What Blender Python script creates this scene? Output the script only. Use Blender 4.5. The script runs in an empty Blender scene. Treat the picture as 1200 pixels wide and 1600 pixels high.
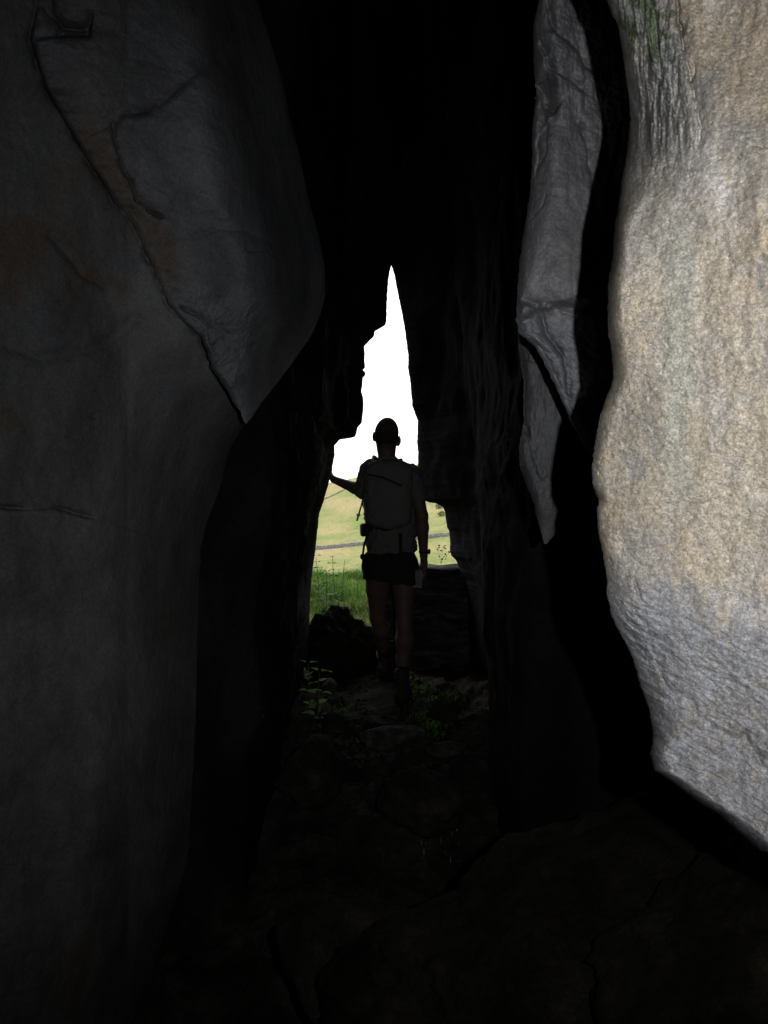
import bpy, math, random
import numpy as np
R = math.radians
F = 1109.0            # focal length in photograph pixels
CZ = 1.2              # camera height
# ------------------------------------------------------------------ camera, sky, sun, flash, exposure
sc = bpy.context.scene
col = sc.collection
cam = bpy.data.cameras.new('camera'); camo = bpy.data.objects.new('camera', cam); col.objects.link(camo)
camo.location = (0, 0, CZ); camo.rotation_euler = (R(90), 0, 0)
cam.sensor_fit = 'VERTICAL'; cam.sensor_height = 24.0; cam.lens = F/1600*24.0
cam.clip_start = 0.02; cam.clip_end = 3000
sc.camera = camo
SUN_EL, SUN_AZ = 48, 150      # azimuth measured from +X anticlockwise
w = bpy.data.worlds.new('World'); sc.world = w; w.use_nodes = True
wt = w.node_tree; bg = wt.nodes['Background']
sky = wt.nodes.new('ShaderNodeTexSky'); sky.sky_type = 'NISHITA'; sky.sun_disc = False
sky.sun_elevation = R(SUN_EL); sky.sun_rotation = R(90 - SUN_AZ); sky.dust_density = 2; sky.air_density = 1.2
hs = wt.nodes.new('ShaderNodeHueSaturation'); hs.inputs['Saturation'].default_value = 0.25
ov = wt.nodes.new('ShaderNodeMixRGB'); ov.inputs[0].default_value = .6; ov.inputs[2].default_value = (10, 10.2, 10.5, 1)   # bright overcast veil
wt.links.new(sky.outputs[0], hs.inputs['Color']); wt.links.new(hs.outputs[0], ov.inputs[1]); wt.links.new(ov.outputs[0], bg.inputs[0])
bg.inputs[1].default_value = 0.15
sl = bpy.data.lights.new('sun', 'SUN'); sl.energy = 1.0; sl.angle = R(12); sl.color = (1, .96, .88)
so = bpy.data.objects.new('sun', sl); col.objects.link(so)
so.rotation_euler = (R(90 - SUN_EL), 0, R(SUN_AZ + 90)); so.location = (0, 20, 30)
# the camera's own flash, beside the lens: the only light inside the rift
fl = bpy.data.lights.new('camera_flash', 'SPOT'); fl.energy = 20.5; fl.shadow_soft_size = 0.006
fl.spot_size = R(122); fl.spot_blend = 1.0; fl.color = (.98, .985, 1)
fo = bpy.data.objects.new('camera_flash', fl); col.objects.link(fo)
fo.location = (0.11, 0.01, CZ + 0.03); fo.rotation_euler = (R(95), 0, R(-3))
vs = sc.view_settings
vs.view_transform = 'Standard'; vs.look = 'None'; vs.gamma = 1; vs.use_curve_mapping = False; vs.exposure = 0.8
sc.cycles.use_denoising = True
sc.cycles.max_bounces = 6
sc.cycles.sample_clamp_indirect = 4

# ------------------------------------------------------------------ numpy noise
rs = np.random.RandomState(7)
PERM = rs.permutation(256).astype(np.int32); PERM = np.concatenate([PERM, PERM, PERM])
GR = rs.normal(size=(256, 3)).astype(np.float32); GR /= np.linalg.norm(GR, axis=1)[:, None]
def perlin(p):
    p = np.asarray(p, np.float32); i = np.floor(p).astype(np.int32); f = p - i; i &= 255
    u = f*f*f*(f*(f*6-15)+10); out = 0
    for dx in (0, 1):
        for dy in (0, 1):
            for dz in (0, 1):
                h = PERM[PERM[PERM[i[..., 0]+dx] + i[..., 1]+dy] + i[..., 2]+dz]
                g = GR[h]
                d = g[..., 0]*(f[..., 0]-dx)+g[..., 1]*(f[..., 1]-dy)+g[..., 2]*(f[..., 2]-dz)
                wx = u[..., 0] if dx else 1-u[..., 0]
                wy = u[..., 1] if dy else 1-u[..., 1]
                wz = u[..., 2] if dz else 1-u[..., 2]
                out = out + d*wx*wy*wz
    return out
def fbm(p, octv=5, gain=.5, ridged=False):
    a = 1.0; s = 0; p = np.asarray(p, np.float32)
    for k in range(octv):
        n = perlin(p*(2.03**k)+k*17.3)
        if ridged: n = .5 - np.abs(n)*1.6
        s = s + a*n; a *= gain
    return s
def n2(px, py, sx, sy, seed=0, octv=4, gain=.5, ridged=False):
    return fbm(np.stack([px/sx+seed, py/sy+seed*1.7, np.full_like(px, seed*3.1+.5)], -1), octv, gain, ridged)
def sm(a, b, x):
    t = np.clip((x-a)/(b-a), 0, 1); return t*t*(3-2*t)
def qe(u):
    u = np.clip(u, 0, 1); return np.sqrt(np.maximum(0, 1-(1-u)**2))
def pdist(px, py, pts):
    """distance to a polyline, signed (+ on the right hand of travel), with the running parameter"""
    best = np.full(px.shape, 1e9, np.float32); sg = np.zeros(px.shape, np.float32); tt = np.zeros(px.shape, np.float32)
    n = len(pts)-1
    for k in range(n):
        ax, ay = pts[k]; bx, by = pts[k+1]; dx, dy = bx-ax, by-ay
        t = np.clip(((px-ax)*dx+(py-ay)*dy)/(dx*dx+dy*dy), 0, 1)
        d = np.hypot(px-ax-t*dx, py-ay-t*dy); c = dx*(py-ay)-dy*(px-ax)
        m = d < best
        best = np.where(m, d, best); sg = np.where(m, np.sign(c), sg); tt = np.where(m, (k+t)/n, tt)
    return best, sg, tt
def at(px, py, Y): return ((px-600)/F*Y, Y, CZ+(800-py)/F*Y)

# ------------------------------------------------------------------ mesh helpers
def mesh_from(name, V, faces_list, smooth=True, tint=None):
    me = bpy.data.meshes.new(name); V = np.asarray(V, np.float32)
    me.vertices.add(len(V)); me.vertices.foreach_set('co', V.ravel())
    fl_ = [np.asarray(f, np.int32) for f in faces_list if len(f)]
    loops = np.concatenate([f.ravel() for f in fl_])
    tot = np.concatenate([np.full(len(f), f.shape[1], np.int32) for f in fl_])
    st = np.concatenate([[0], np.cumsum(tot)[:-1]]).astype(np.int32)
    me.loops.add(len(loops)); me.loops.foreach_set('vertex_index', loops)
    me.polygons.add(len(tot)); me.polygons.foreach_set('loop_start', st); me.polygons.foreach_set('loop_total', tot)
    me.polygons.foreach_set('use_smooth', np.full(len(tot), smooth, bool))
    if tint is None: tint = np.zeros((len(V), 4))
    if tint is not None:
        ca = me.color_attributes.new('tint', 'FLOAT_COLOR', 'POINT'); ca.data.foreach_set('color', np.asarray(tint, np.float32).ravel())
    me.update(calc_edges=True); me.validate(); return me
def link(name, me, mat, parent=None, label=None, cat=None, group=None, kind=None):
    o = bpy.data.objects.new(name, me); col.objects.link(o)
    if mat and me and not me.materials: me.materials.append(mat)
    if parent: o.parent = parent
    return tag(o, label, cat, group, kind)
def tag(o, label=None, cat=None, group=None, kind=None):
    for k, v in (('label', label), ('category', cat), ('group', group), ('kind', kind)):
        if v: o[k] = v
    return o
def empty(name, loc, label, cat, group=None):
    o = bpy.data.objects.new(name, None); col.objects.link(o); o.location = loc; o.empty_display_size = .1
    return tag(o, label, cat, group)
def ring_faces(ny, nr):
    i = np.arange(ny-1)[:, None]*nr; j = np.arange(nr)[None, :]; jn = (j+1) % nr
    return np.stack([i+j, i+jn, i+nr+jn, i+nr+j], -1).reshape(-1, 4)
def grid_faces(ny, nx):
    i = np.arange(ny-1)[:, None]*nx; j = np.arange(nx-1)[None, :]
    return np.stack([i+j, i+j+1, i+nx+j+1, i+nx+j], -1).reshape(-1, 4)
def closed_loft(name, P, tint=None):
    """P: (ny, nr, 3) rings -> closed solid with fan caps"""
    ny, nr, _ = P.shape; V = P.reshape(-1, 3)
    c0, c1 = P[0].mean(0), P[-1].mean(0); n = len(V); V = np.concatenate([V, [c0, c1]])
    j = np.arange(nr); jn = (j+1) % nr
    f0 = np.stack([jn, j, np.full(nr, n)], -1); b = (ny-1)*nr; f1 = np.stack([b+j, b+jn, np.full(nr, n+1)], -1)
    if tint is not None: tint = np.concatenate([tint.reshape(-1, 4), np.tile(tint.reshape(-1, 4)[-1:], (2, 1))])
    return mesh_from(name, V, [ring_faces(ny, nr), f0, f1], True, tint)

# ------------------------------------------------------------------ materials
def new_mat(name):
    m = bpy.data.materials.new(name); m.use_nodes = True; nt = m.node_tree
    return m, nt, nt.nodes['Principled BSDF'], nt.nodes.new, nt.links.new
def simple(name, c, rough=.8, spec=.3, noise=0, sub=0, trans=0, bump=0, bscale=200):
    m, nt, b, N, L = new_mat(name)
    b.inputs['Base Color'].default_value = (*c, 1); b.inputs['Roughness'].default_value = rough
    b.inputs['Specular IOR Level'].default_value = spec
    tc = N('ShaderNodeTexCoord')
    if noise:
        t = N('ShaderNodeTexNoise'); t.inputs['Scale'].default_value = 30; t.inputs['Detail'].default_value = 6
        L(tc.outputs['Object'], t.inputs['Vector'])
        mx = N('ShaderNodeMixRGB'); mx.inputs[1].default_value = (*[v*(1-noise) for v in c], 1); mx.inputs[2].default_value = (*[min(1, v*(1+noise)) for v in c], 1)
        L(t.outputs[0], mx.inputs[0]); L(mx.outputs[0], b.inputs['Base Color'])
    if bump:
        t = N('ShaderNodeTexNoise'); t.inputs['Scale'].default_value = bscale; t.inputs['Detail'].default_value = 4
        L(tc.outputs['Object'], t.inputs['Vector'])
        bp = N('ShaderNodeBump'); bp.inputs['Strength'].default_value = bump; bp.inputs['Distance'].default_value = .004
        L(t.outputs[0], bp.inputs['Height']); L(bp.outputs[0], b.inputs['Normal'])
    if trans:
        tr = N('ShaderNodeBsdfTranslucent'); tr.inputs[0].default_value = (*[min(1, v*1.6) for v in c], 1)
        ms = N('ShaderNodeMixShader'); ms.inputs[0].default_value = trans
        L(b.outputs[0], ms.inputs[1]); L(tr.outputs[0], ms.inputs[2]); L(ms.outputs[0], nt.nodes['Material Output'].inputs[0])
    return m
def rock(name, dark, mid, light, stretch=(1, 1, 1), scale=3.0, grain=220, speck=.25, bump=.5, bdist=.004, rough=.75, spec=.3, stain=None, stain_lo=.55, coarse=0.0):
    m, nt, b, N, L = new_mat(name)
    b.inputs['Roughness'].default_value = rough; b.inputs['Specular IOR Level'].default_value = spec
    tc = N('ShaderNodeTexCoord'); mp = N('ShaderNodeMapping'); mp.inputs['Scale'].default_value = stretch
    L(tc.outputs['Object'], mp.inputs['Vector'])
    def noise(sca, det, rg=.6, dist=0, vec=None):
        t = N('ShaderNodeTexNoise'); t.inputs['Scale'].default_value = sca; t.inputs['Detail'].default_value = det
        t.inputs['Roughness'].default_value = rg; t.inputs['Distortion'].default_value = dist
        L((vec or mp.outputs[0]), t.inputs['Vector']); return t
    a = noise(scale, 8, .65, .4)
    cr = N('ShaderNodeValToRGB'); e = cr.color_ramp.elements
    e[0].position = .34; e[0].color = (*dark, 1); e[1].position = .66; e[1].color = (*light, 1)
    k = cr.color_ramp.elements.new(.5); k.color = (*mid, 1)
    L(a.outputs[0], cr.inputs[0]); out = cr.outputs[0]
    if stain:
        s = noise(scale*.9, 7, .6, .8); s.inputs['Vector'].default_value = (0, 0, 0)
        mp2 = N('ShaderNodeMapping'); mp2.inputs['Location'].default_value = (5, 3, 9); mp2.inputs['Scale'].default_value = stretch
        L(tc.outputs['Object'], mp2.inputs['Vector']); L(mp2.outputs[0], s.inputs['Vector'])
        r2 = N('ShaderNodeMapRange'); r2.inputs[1].default_value = stain_lo; r2.inputs[2].default_value = stain_lo+.14
        r2.clamp = True; r2.inputs[4].default_value = .8
        L(s.outputs[0], r2.inputs[0]); mx = N('ShaderNodeMixRGB'); mx.inputs[2].default_value = (*stain, 1)
        L(r2.outputs[0], mx.inputs[0]); L(out, mx.inputs[1]); out = mx.outputs[0]
    # per-vertex tint: mineral colour, moss and some painted shade (alpha = amount)
    at_ = N('ShaderNodeAttribute'); at_.attribute_name = 'tint'
    mt = N('ShaderNodeMixRGB'); L(at_.outputs['Alpha'], mt.inputs[0]); L(out, mt.inputs[1]); L(at_.outputs['Color'], mt.inputs[2])
    msc = N('ShaderNodeMath'); msc.operation = 'MULTIPLY'; msc.inputs[1].default_value = 1.0
    out = mt.outputs[0]
    g = noise(grain, 3, .7, 0, tc.outputs['Object'])
    gr = N('ShaderNodeMapRange'); gr.inputs[1].default_value = .3; gr.inputs[2].default_value = .7
    gr.inputs[3].default_value = 1-speck; gr.inputs[4].default_value = 1+speck
    L(g.outputs[0], gr.inputs[0]); mm = N('ShaderNodeVectorMath'); mm.operation = 'SCALE'
    L(out, mm.inputs[0]); L(gr.outputs[0], mm.inputs['Scale'])
    g3 = noise(grain*.4, 4, .7, 0, tc.outputs['Object'])
    gr3 = N('ShaderNodeMapRange'); gr3.inputs[1].default_value = .3; gr3.inputs[2].default_value = .7
    gr3.inputs[3].default_value = 1-speck*.9; gr3.inputs[4].default_value = 1+speck*.9
    L(g3.outputs[0], gr3.inputs[0]); m3 = N('ShaderNodeVectorMath'); m3.operation = 'SCALE'
    L(mm.outputs[0], m3.inputs[0]); L(gr3.outputs[0], m3.inputs['Scale'])
    L(m3.outputs[0], b.inputs['Base Color'])
    # relief: grains + lumps
    g2 = noise(grain*.35, 6, .72, .2, tc.outputs['Object']); g4 = noise(grain*.06, 6, .65, .3)
    ad = N('ShaderNodeMath'); ad.operation = 'MULTIPLY_ADD'; ad.inputs[1].default_value = 2.5+coarse
    L(g4.outputs[0], ad.inputs[0]); L(g2.outputs[0], ad.inputs[2])
    bp = N('ShaderNodeBump'); bp.inputs['Strength'].default_value = bump; bp.inputs['Distance'].default_value = bdist
    L(ad.outputs[0], bp.inputs['Height']); L(bp.outputs[0], b.inputs['Normal'])
    # grain glitter through roughness
    rr = N('ShaderNodeMapRange'); rr.inputs[1].default_value = .35; rr.inputs[2].default_value = .7
    rr.inputs[3].default_value = rough+.15; rr.inputs[4].default_value = rough-.25
    L(g.outputs[0], rr.inputs[0]); L(rr.outputs[0], b.inputs['Roughness'])
    return m
M_bould = rock('pale_rock', (.20, .185, .165), (.325, .295, .25), (.45, .43, .41), (1, 1, .6), 9, 420, .44, .5, .0010, .65, .35, stain=(.34, .265, .175), stain_lo=.54, coarse=-1.8)
M_mid = rock('grey_rock', (.145, .15, .165), (.20, .20, .21), (.27, .265, .27), (1, 1, .5), 5, 380, .26, .9, .0020, .6, .35)
M_left = rock('slate_grey_rock', (.070, .071, .074), (.120, .123, .130), (.17, .175, .185), (1, 1, .6), 2.6, 300, .22, .9, .003, .8, .12, stain=(.115, .095, .07), stain_lo=.58)
M_leftlow = rock('dark_grey_rock', (.072, .072, .071), (.112, .113, .113), (.16, .162, .165), (1, 1, .6), 2.6, 300, .22, .9, .003, .8, .12, stain=(.09, .07, .05), stain_lo=.60)
M_deep = rock('deep_shade_rock', (.006, .0056, .0058), (.012, .0112, .012), (.024, .0225, .023), (1, 1, .5), 2.5, 90, .2, .6, .01, .97, .03)  # near-black albedo: the gloom of the deep passage is put into the colour
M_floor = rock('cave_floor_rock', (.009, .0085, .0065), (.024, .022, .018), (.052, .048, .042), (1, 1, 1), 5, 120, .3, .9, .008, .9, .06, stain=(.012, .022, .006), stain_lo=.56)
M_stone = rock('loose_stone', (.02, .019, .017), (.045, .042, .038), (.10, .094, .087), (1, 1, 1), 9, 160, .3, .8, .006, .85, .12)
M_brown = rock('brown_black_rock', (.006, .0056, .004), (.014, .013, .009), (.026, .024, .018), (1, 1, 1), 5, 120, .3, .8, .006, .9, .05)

# ------------------------------------------------------------------ rocks shaped as solid lofts
def I(pts):
    a = np.array(pts, float); return lambda y: np.interp(y, a[:, 1], a[:, 0])
def pix_loft(name, Lp, Rp, y0, y1, ny, nf, nb, edge, bulge, WL, WR, thick, relief=None, tint=None, jag=1.5, seed=1, yspace=None):
    py = np.linspace(y0, y1, ny); L_, R_ = I(Lp)(py), I(Rp)(py)
    z = np.zeros_like(py)
    L0 = L_.copy(); L_ = L_ + jag*n2(z, py, 1, 14, seed, 4, .6)*2
    s = np.linspace(0, 1, nf); t = .45*s + .55*(1-np.cos(math.pi*s))/2
    PX = L_[:, None]+(R_-L_)[:, None]*t[None, :]; PY = np.repeat(py[:, None], nf, 1)
    wl = WL(PY) if callable(WL) else WL; wr = WR(PY) if callable(WR) else WR
    cap = qe((PY-y0)/90)*qe((y1-PY)/90)
    prof = qe((PX-L0[:, None]+1)/wl)*qe((R_[:, None]-PX)/wr)
    Y = edge(PX, PY) - bulge(PX, PY)*prof*cap
    if relief: Y = Y - relief(PX, PY)*np.minimum(1, prof*1.2)
    sb = np.linspace(1, 0, nb+2)[1:-1]; tb = (1-np.cos(math.pi*sb))/2
    BX = L_[:, None]+(R_-L_)[:, None]*tb[None, :]; BY = np.repeat(py[:, None], nb, 1)
    YB = edge(BX, BY)+thick*np.sqrt(np.maximum(0, 1-(2*tb[None, :]-1)**2))*(.4+.6*cap[:, :1])
    PX2 = np.concatenate([PX, BX], 1); PY2 = np.concatenate([PY, BY], 1); Y2 = np.concatenate([Y, YB], 1)
    P = np.stack([(PX2-600)/F*Y2, Y2, CZ+(800-PY2)/F*Y2], -1)
    tn = None
    if tint: tn = tint(PX2, PY2)
    return closed_loft(name, P, tn)
def crack(PX, PY, pts, wd, dp, seed=0, step=0., fall=25., jit=1., taper=.5, gap=.4):
    q = np.array(pts); out = np.zeros(PX.shape); pad = 15+fall*3
    M = (PX > q[:, 0].min()-pad) & (PX < q[:, 0].max()+pad) & (PY > q[:, 1].min()-pad) & (PY < q[:, 1].max()+pad)
    px, py = PX[M], PY[M]
    if px.size == 0: return out
    wx = jit*(5*n2(px, py, 30, 30, 201+seed, 3)+1.3*n2(px, py, 8, 8, 203+seed, 3)); wy = jit*(5*n2(px, py, 30, 30, 205+seed, 3)+1.3*n2(px, py, 8, 8, 207+seed, 3))
    d, sg, t = pdist(px+wx, py+wy, pts); m = np.clip(1-gap+gap*3.0*n2(px, py, 30, 30, 209+seed, 2), .12, 1.5)*(1-taper*t)
    end = np.clip(np.minimum(t, 1-t)*14, 0, 1)
    out[M] = -dp*m*np.exp(-d/(wd*(.5+.6*m)))*end + step*sg*(1-np.exp(-d/2.0))*np.exp(-d/fall)*end
    return out
def blank(px): return np.zeros(px.shape+(4,), np.float32)
def paint(T, mask, c):
    mask = np.clip(mask, 0, 1)[..., None]; a = T[..., 3:4]
    na = 1-(1-a)*(1-mask)
    T[..., :3] = np.where(na > 1e-4, (T[..., :3]*a*(1-mask)+np.array(c)*mask)/np.maximum(na, 1e-4), T[..., :3]); T[..., 3:4] = na
    return T

# --- the pale boulder on the right
BL = [(1150, -460), (1010, -330), (905, -200), (868, -110), (880, -60), (935, -25), (948, 0), (955, 20), (965, 40), (972, 80), (979, 130), (983, 165), (984, 185), (982, 215), (978, 245),
      (972, 275), (968, 310), (961, 350), (957, 400), (950, 450), (949, 510), (956, 550), (958, 590), (948, 620), (937, 650), (930, 690), (924, 730), (925, 757), (935, 780), (932, 800),
      (935, 830), (944, 880), (948, 905), (948, 930), (956, 965), (970, 992), (985, 1020), (995, 1050), (1001, 1072), (1014, 1110), (1020, 1150), (1016, 1182), (1021, 1205), (1050, 1225),
      (1083, 1252), (1120, 1277), (1150, 1305), (1176, 1330), (1205, 1344), (1280, 1400), (1420, 1480), (1600, 1560)]
BR = [(1500, -460), (1760, -300), (1850, 0), (1850, 1000), (1850, 1400), (1800, 1560)]
moss_line = [(960, 0), (1010, 60), (1012, 110)]
def b_edge(px, py): return .90 + .00006*(px-930) + .05*sm(900, 1250, py) - .03*sm(150, -100, py) + .07*np.exp(-((py-205)/75)**2)*sm(1120, 990, px)
def b_bulge(px, py):
    return .05 + .0005*np.clip(px-930, 0, 700) + .03*np.sin(py/210.0)
def b_WL(py): return np.interp(py, [-300, 0, 150, 250, 350, 850, 930, 1000, 1120, 1180, 1250, 1400], [120, 130, 110, 60, 26, 22, 60, 95, 60, 26, 36, 60])
def b_relief(px, py):
    r = .010*n2(px, py, 130, 170, 3, 3) + .0030*n2(px, py, 26, 40, 5, 4, .6) + .0007*n2(px, py, 6, 6, 8, 3, .7)
    r += .016*np.abs(n2(px*.9+py*.35, py*.9-px*.35, 150, 210, 351, 3, .4))
    r -= .0016*sm(.30, .52, n2(px, py, 13, 14, 353, 3, .5)) + .0012*sm(.32, .5, n2(px, py, 5, 6, 355, 2))
    r -= .0018*sm(.05, .0, np.abs(n2(px*.8+py*.5, py*.8-px*.5, 90, 40, 357, 4, .55)))*sm(.05, .3, n2(px, py, 120, 120, 359, 2))
    # furrowed flaky band down the top left
    band = sm(1110, 1040, px)*sm(330, 180, py)
    r += band*.012*n2(px, py, 16, 90, 11, 4, .6, True)
    low = sm(1080, 980, px)*sm(880, 980, py)*sm(1230, 1120, py)
    r += low*.007*n2(px*.8+py*.6, py*.8-px*.6, 60, 16, 12, 4, .6, True)
    bot = sm(930, 1060, py)
    r += bot*.0035*n2(px*.85+py*.5, py*.85-px*.5, 70, 18, 14, 4, .6, True)
    for pts, wd, dp in (([(1052, -40), (1062, 40), (1070, 95), (1080, 128), (1087, 160), (1094, 200), (1090, 232)], 3.5, .030),
                        ([(1085, 95), (1083, 118), (1077, 128)], 3, .014),
                        ([(990, 900), (1000, 930), (1010, 985), (1022, 1035), (1042, 1075), (1060, 1090)], 4, .012),
                        ([(1020, 0), (1028, 60), (1030, 110), (1026, 160)], 5, .016),
                        ([(1060, 960), (1110, 990), (1160, 1018), (1205, 1036)], 2.2, .004),
                        ([(1050, 1195), (1100, 1210), (1118, 1232), (1165, 1250)], 3, .006),
                        ([(1160, 1140), (1185, 1190), (1200, 1210)], 9, .012)):
        r += crack(px, py, pts, wd*.8, dp*1.1, int(wd*10), dp*.16, 18, .8)
    # nick on the left edge
    r += crack(px, py, [(915, 760), (928, 770), (946, 786)], 5, .02, 3)
    return r
def b_tint(px, py):
    T = blank(px)
    n = n2(px, py, 60, 110, 31, 5, .6); n_ = n2(px, py, 26, 34, 33, 4, .6); n4 = n2(px, py, 9, 10, 35, 3, .7)
    oc = (.38, .31, .215)
    for (cx, cy, rx, ry, a) in ((1100, 880, 70, 95, .65), (985, 560, 30, 90, .4), (1090, 500, 60, 130, .3), (1010, 480, 40, 60, .35), (1110, 1195, 45, 35, .4), (935, 900, 30, 130, .6),
                                (1180, 600, 60, 200, .3), (950, 720, 22, 60, .35), (1150, 380, 60, 120, .35)):
        T = paint(T, a*sm(1.0, .2, np.hypot((px-cx)/rx, (py-cy)/ry)+1.1*n+1.0*n_+.8*n4), oc)
    T = paint(T, .45*sm(-.25, .35, n+.6*n_+.25*n4)*sm(1010, 900, py)*sm(330, 450, py), (.36, .30, .205)); T = paint(T, .4*sm(.1, .5, n_-n), (.22, .21, .205))
    T = paint(T, .45*sm(34, 8, np.abs(px-1050-.02*py+30*n))*sm(300, 420, py)*sm(820, 700, py), (.29, .31, .27))
    T = paint(T, .6*sm(.05, .35, n_)*sm(900, 1000, py), (.34, .35, .38))
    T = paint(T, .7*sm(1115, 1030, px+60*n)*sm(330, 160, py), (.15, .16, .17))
    T = paint(T, .75*sm(1090, 990, px)*sm(900, 980, py+.3*px-300)*sm(1200, 1100, py), (.15, .155, .16))  # painted shade: darker lower left, where the edge turns away
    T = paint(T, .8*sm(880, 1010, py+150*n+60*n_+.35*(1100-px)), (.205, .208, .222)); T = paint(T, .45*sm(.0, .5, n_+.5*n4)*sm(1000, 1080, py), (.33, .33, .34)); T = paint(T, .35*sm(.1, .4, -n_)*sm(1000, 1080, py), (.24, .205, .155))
    mo = sm(.0, .22, n_+.22-np.hypot((px-1012)/32, (py-35)/80)*.30)
    T = paint(T, .8*mo*sm(160, 60, py), (.06, .085, .035))
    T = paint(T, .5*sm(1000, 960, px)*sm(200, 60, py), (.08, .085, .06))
    return T
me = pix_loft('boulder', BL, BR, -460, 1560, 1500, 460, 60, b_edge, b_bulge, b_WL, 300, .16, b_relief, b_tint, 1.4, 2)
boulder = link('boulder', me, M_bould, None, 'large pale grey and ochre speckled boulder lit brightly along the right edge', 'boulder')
me = pix_loft('flake', [(968, 188), (958, 235), (949, 275), (948, 297)], [(974, 188), (969, 235), (959, 268), (950, 297)], 188, 297, 90, 24, 10,
              lambda a, b: 1.16+0*a, lambda a, b: .018+0*a, 12, 12, .02, lambda a, b: .006*n2(a, b, 8, 24, 3, 3), None, 1, 9)
link('flake', me, M_stone, boulder, 'thin grey flake of rock split off behind the edge')

# --- grey slabs behind it
CL = [(930, -260), (860, -120), (845, -20), (841, 0), (833, 40), (833, 95), (838, 150), (831, 200), (831, 262), (828, 300), (820, 350), (812, 400), (808, 455), (806, 500), (812, 522), (834, 540),
      (850, 566), (862, 592), (872, 612), (884, 640), (893, 662), (915, 700), (950, 740)]
CR = [(1150, -260), (1180, 0), (1180, 500), (1150, 640), (1000, 740)]
def c_edge(px, py): return 1.50 + .0001*(px-830)+ .03*np.sin(py/130.)
def c_relief(px, py):
    r = .010*np.abs(n2(px*.95+py*.25, py*.95-px*.25, 55, 150, 57, 3, .5)) + .022*n2(px, py, 60, 120, 41, 3)+.004*n2(px, py, 14, 22, 43, 4, .6)
    for pts, wd, dp in (([(842, 60), (858, 105), (885, 120), (925, 150)], 6, .030), ([(836, 130), (850, 165), (868, 178)], 9, .06), ([(828, 290), (855, 235), (853, 180)], 3, .012),
                        ([(832, 120), (848, 150), (850, 200)], 5, .02), ([(822, 350), (850, 320), (856, 300)], 2.5, .01), ([(812, 470), (840, 480), (852, 520), (880, 560), (885, 600), (893, 625)], 6, .055), ([(806, 462), (835, 474), (862, 478), (905, 500)], 5, .014),
                        ([(925, 130), (936, 170), (935, 230)], 5, .012), ([(850, -20), (862, 40), (900, 75), (930, 120)], 5, .03), ([(905, 190), (918, 240), (925, 300)], 3.5, .02), ([(900, 60), (915, 110), (912, 180)], 4, .02), ([(840, 190), (842, 240), (836, 290)], 3, .02)):
        r += crack(px, py, pts, wd, dp*1.2, int(wd*7), dp*.35, 22, 1)
    r += .012*n2(px*.9+py*.5, py*.9-px*.5, 45, 16, 48, 4, .6, True)*(sm(330, 160, py)*.35+sm(470, 520, py)*.8) + .004*n2(px, py, 5, 18, 49, 3, .6)*sm(860, 900, px)*sm(360, 200, py)
    # lower blocky shoulder drops back
    r -= .065*sm(476, 500, py+.25*(px-840)+12*n2(px, py, 30, 30, 361, 3)) + .035*sm(868, 905, px)*sm(330, 200, py)
    # top hollow
    r += .02*sm(80, 20, np.hypot((px-870)*.9, py-90)); r -= .03*sm(30, 5, np.abs(px-848-.15*(py-130)))*sm(70, 20, np.abs(py-150)); r += .03*sm(60, 0, np.abs(px-880))*sm(200, 420, py)*sm(490, 440, py)
    return r
me = pix_loft('rock_slab', CL, CR, -260, 740, 800, 300, 50, c_edge, lambda a, b: .11+0*a, lambda y: np.interp(y, [-100, 0, 300, 420, 540, 640], [40, 45, 50, 30, 22, 20]), 200, .3, c_relief,
              lambda a, b: paint(paint(blank(a), .6*sm(470, 540, b), (.20, .215, .24)), .35*sm(.1, .4, n2(a, b, 50, 70, 47, 4)), (.26, .235, .21)), 1.6, 5)
link('rock_slab', me, M_mid, None, 'smooth grey hanging rock slab just left of the pale boulder, upper of two', 'rock')
DL = [(850, 470), (815, 500), (809, 530), (812, 560), (818, 595), (818, 655), (811, 700), (812, 728), (822, 756), (832, 782), (842, 820), (850, 850)]
DR = [(1000, 470), (1050, 520), (1010, 690), (900, 800), (854, 850)]
def d_relief(px, py):
    r = .02*n2(px, py, 40, 80, 51, 3)+.005*n2(px, py, 12, 20, 53, 4, .6)+.010*n2(px, py, 20, 70, 54, 3, .6, True)
    for pts, wd, dp in (([(818, 660), (830, 700), (840, 735), (850, 750)], 2.5, .03), ([(812, 562), (850, 566)], 4, .03)):
        r += crack(px, py, pts, wd, dp, 5, .008)
    return r
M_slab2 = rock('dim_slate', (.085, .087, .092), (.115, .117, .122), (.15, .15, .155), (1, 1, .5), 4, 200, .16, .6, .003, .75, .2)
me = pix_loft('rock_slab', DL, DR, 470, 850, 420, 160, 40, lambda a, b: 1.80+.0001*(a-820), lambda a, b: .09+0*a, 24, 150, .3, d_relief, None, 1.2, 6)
link('rock_slab', me, M_slab2, None, 'narrow dark grey rock slab in shadow under the hanging slab', 'rock')

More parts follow.
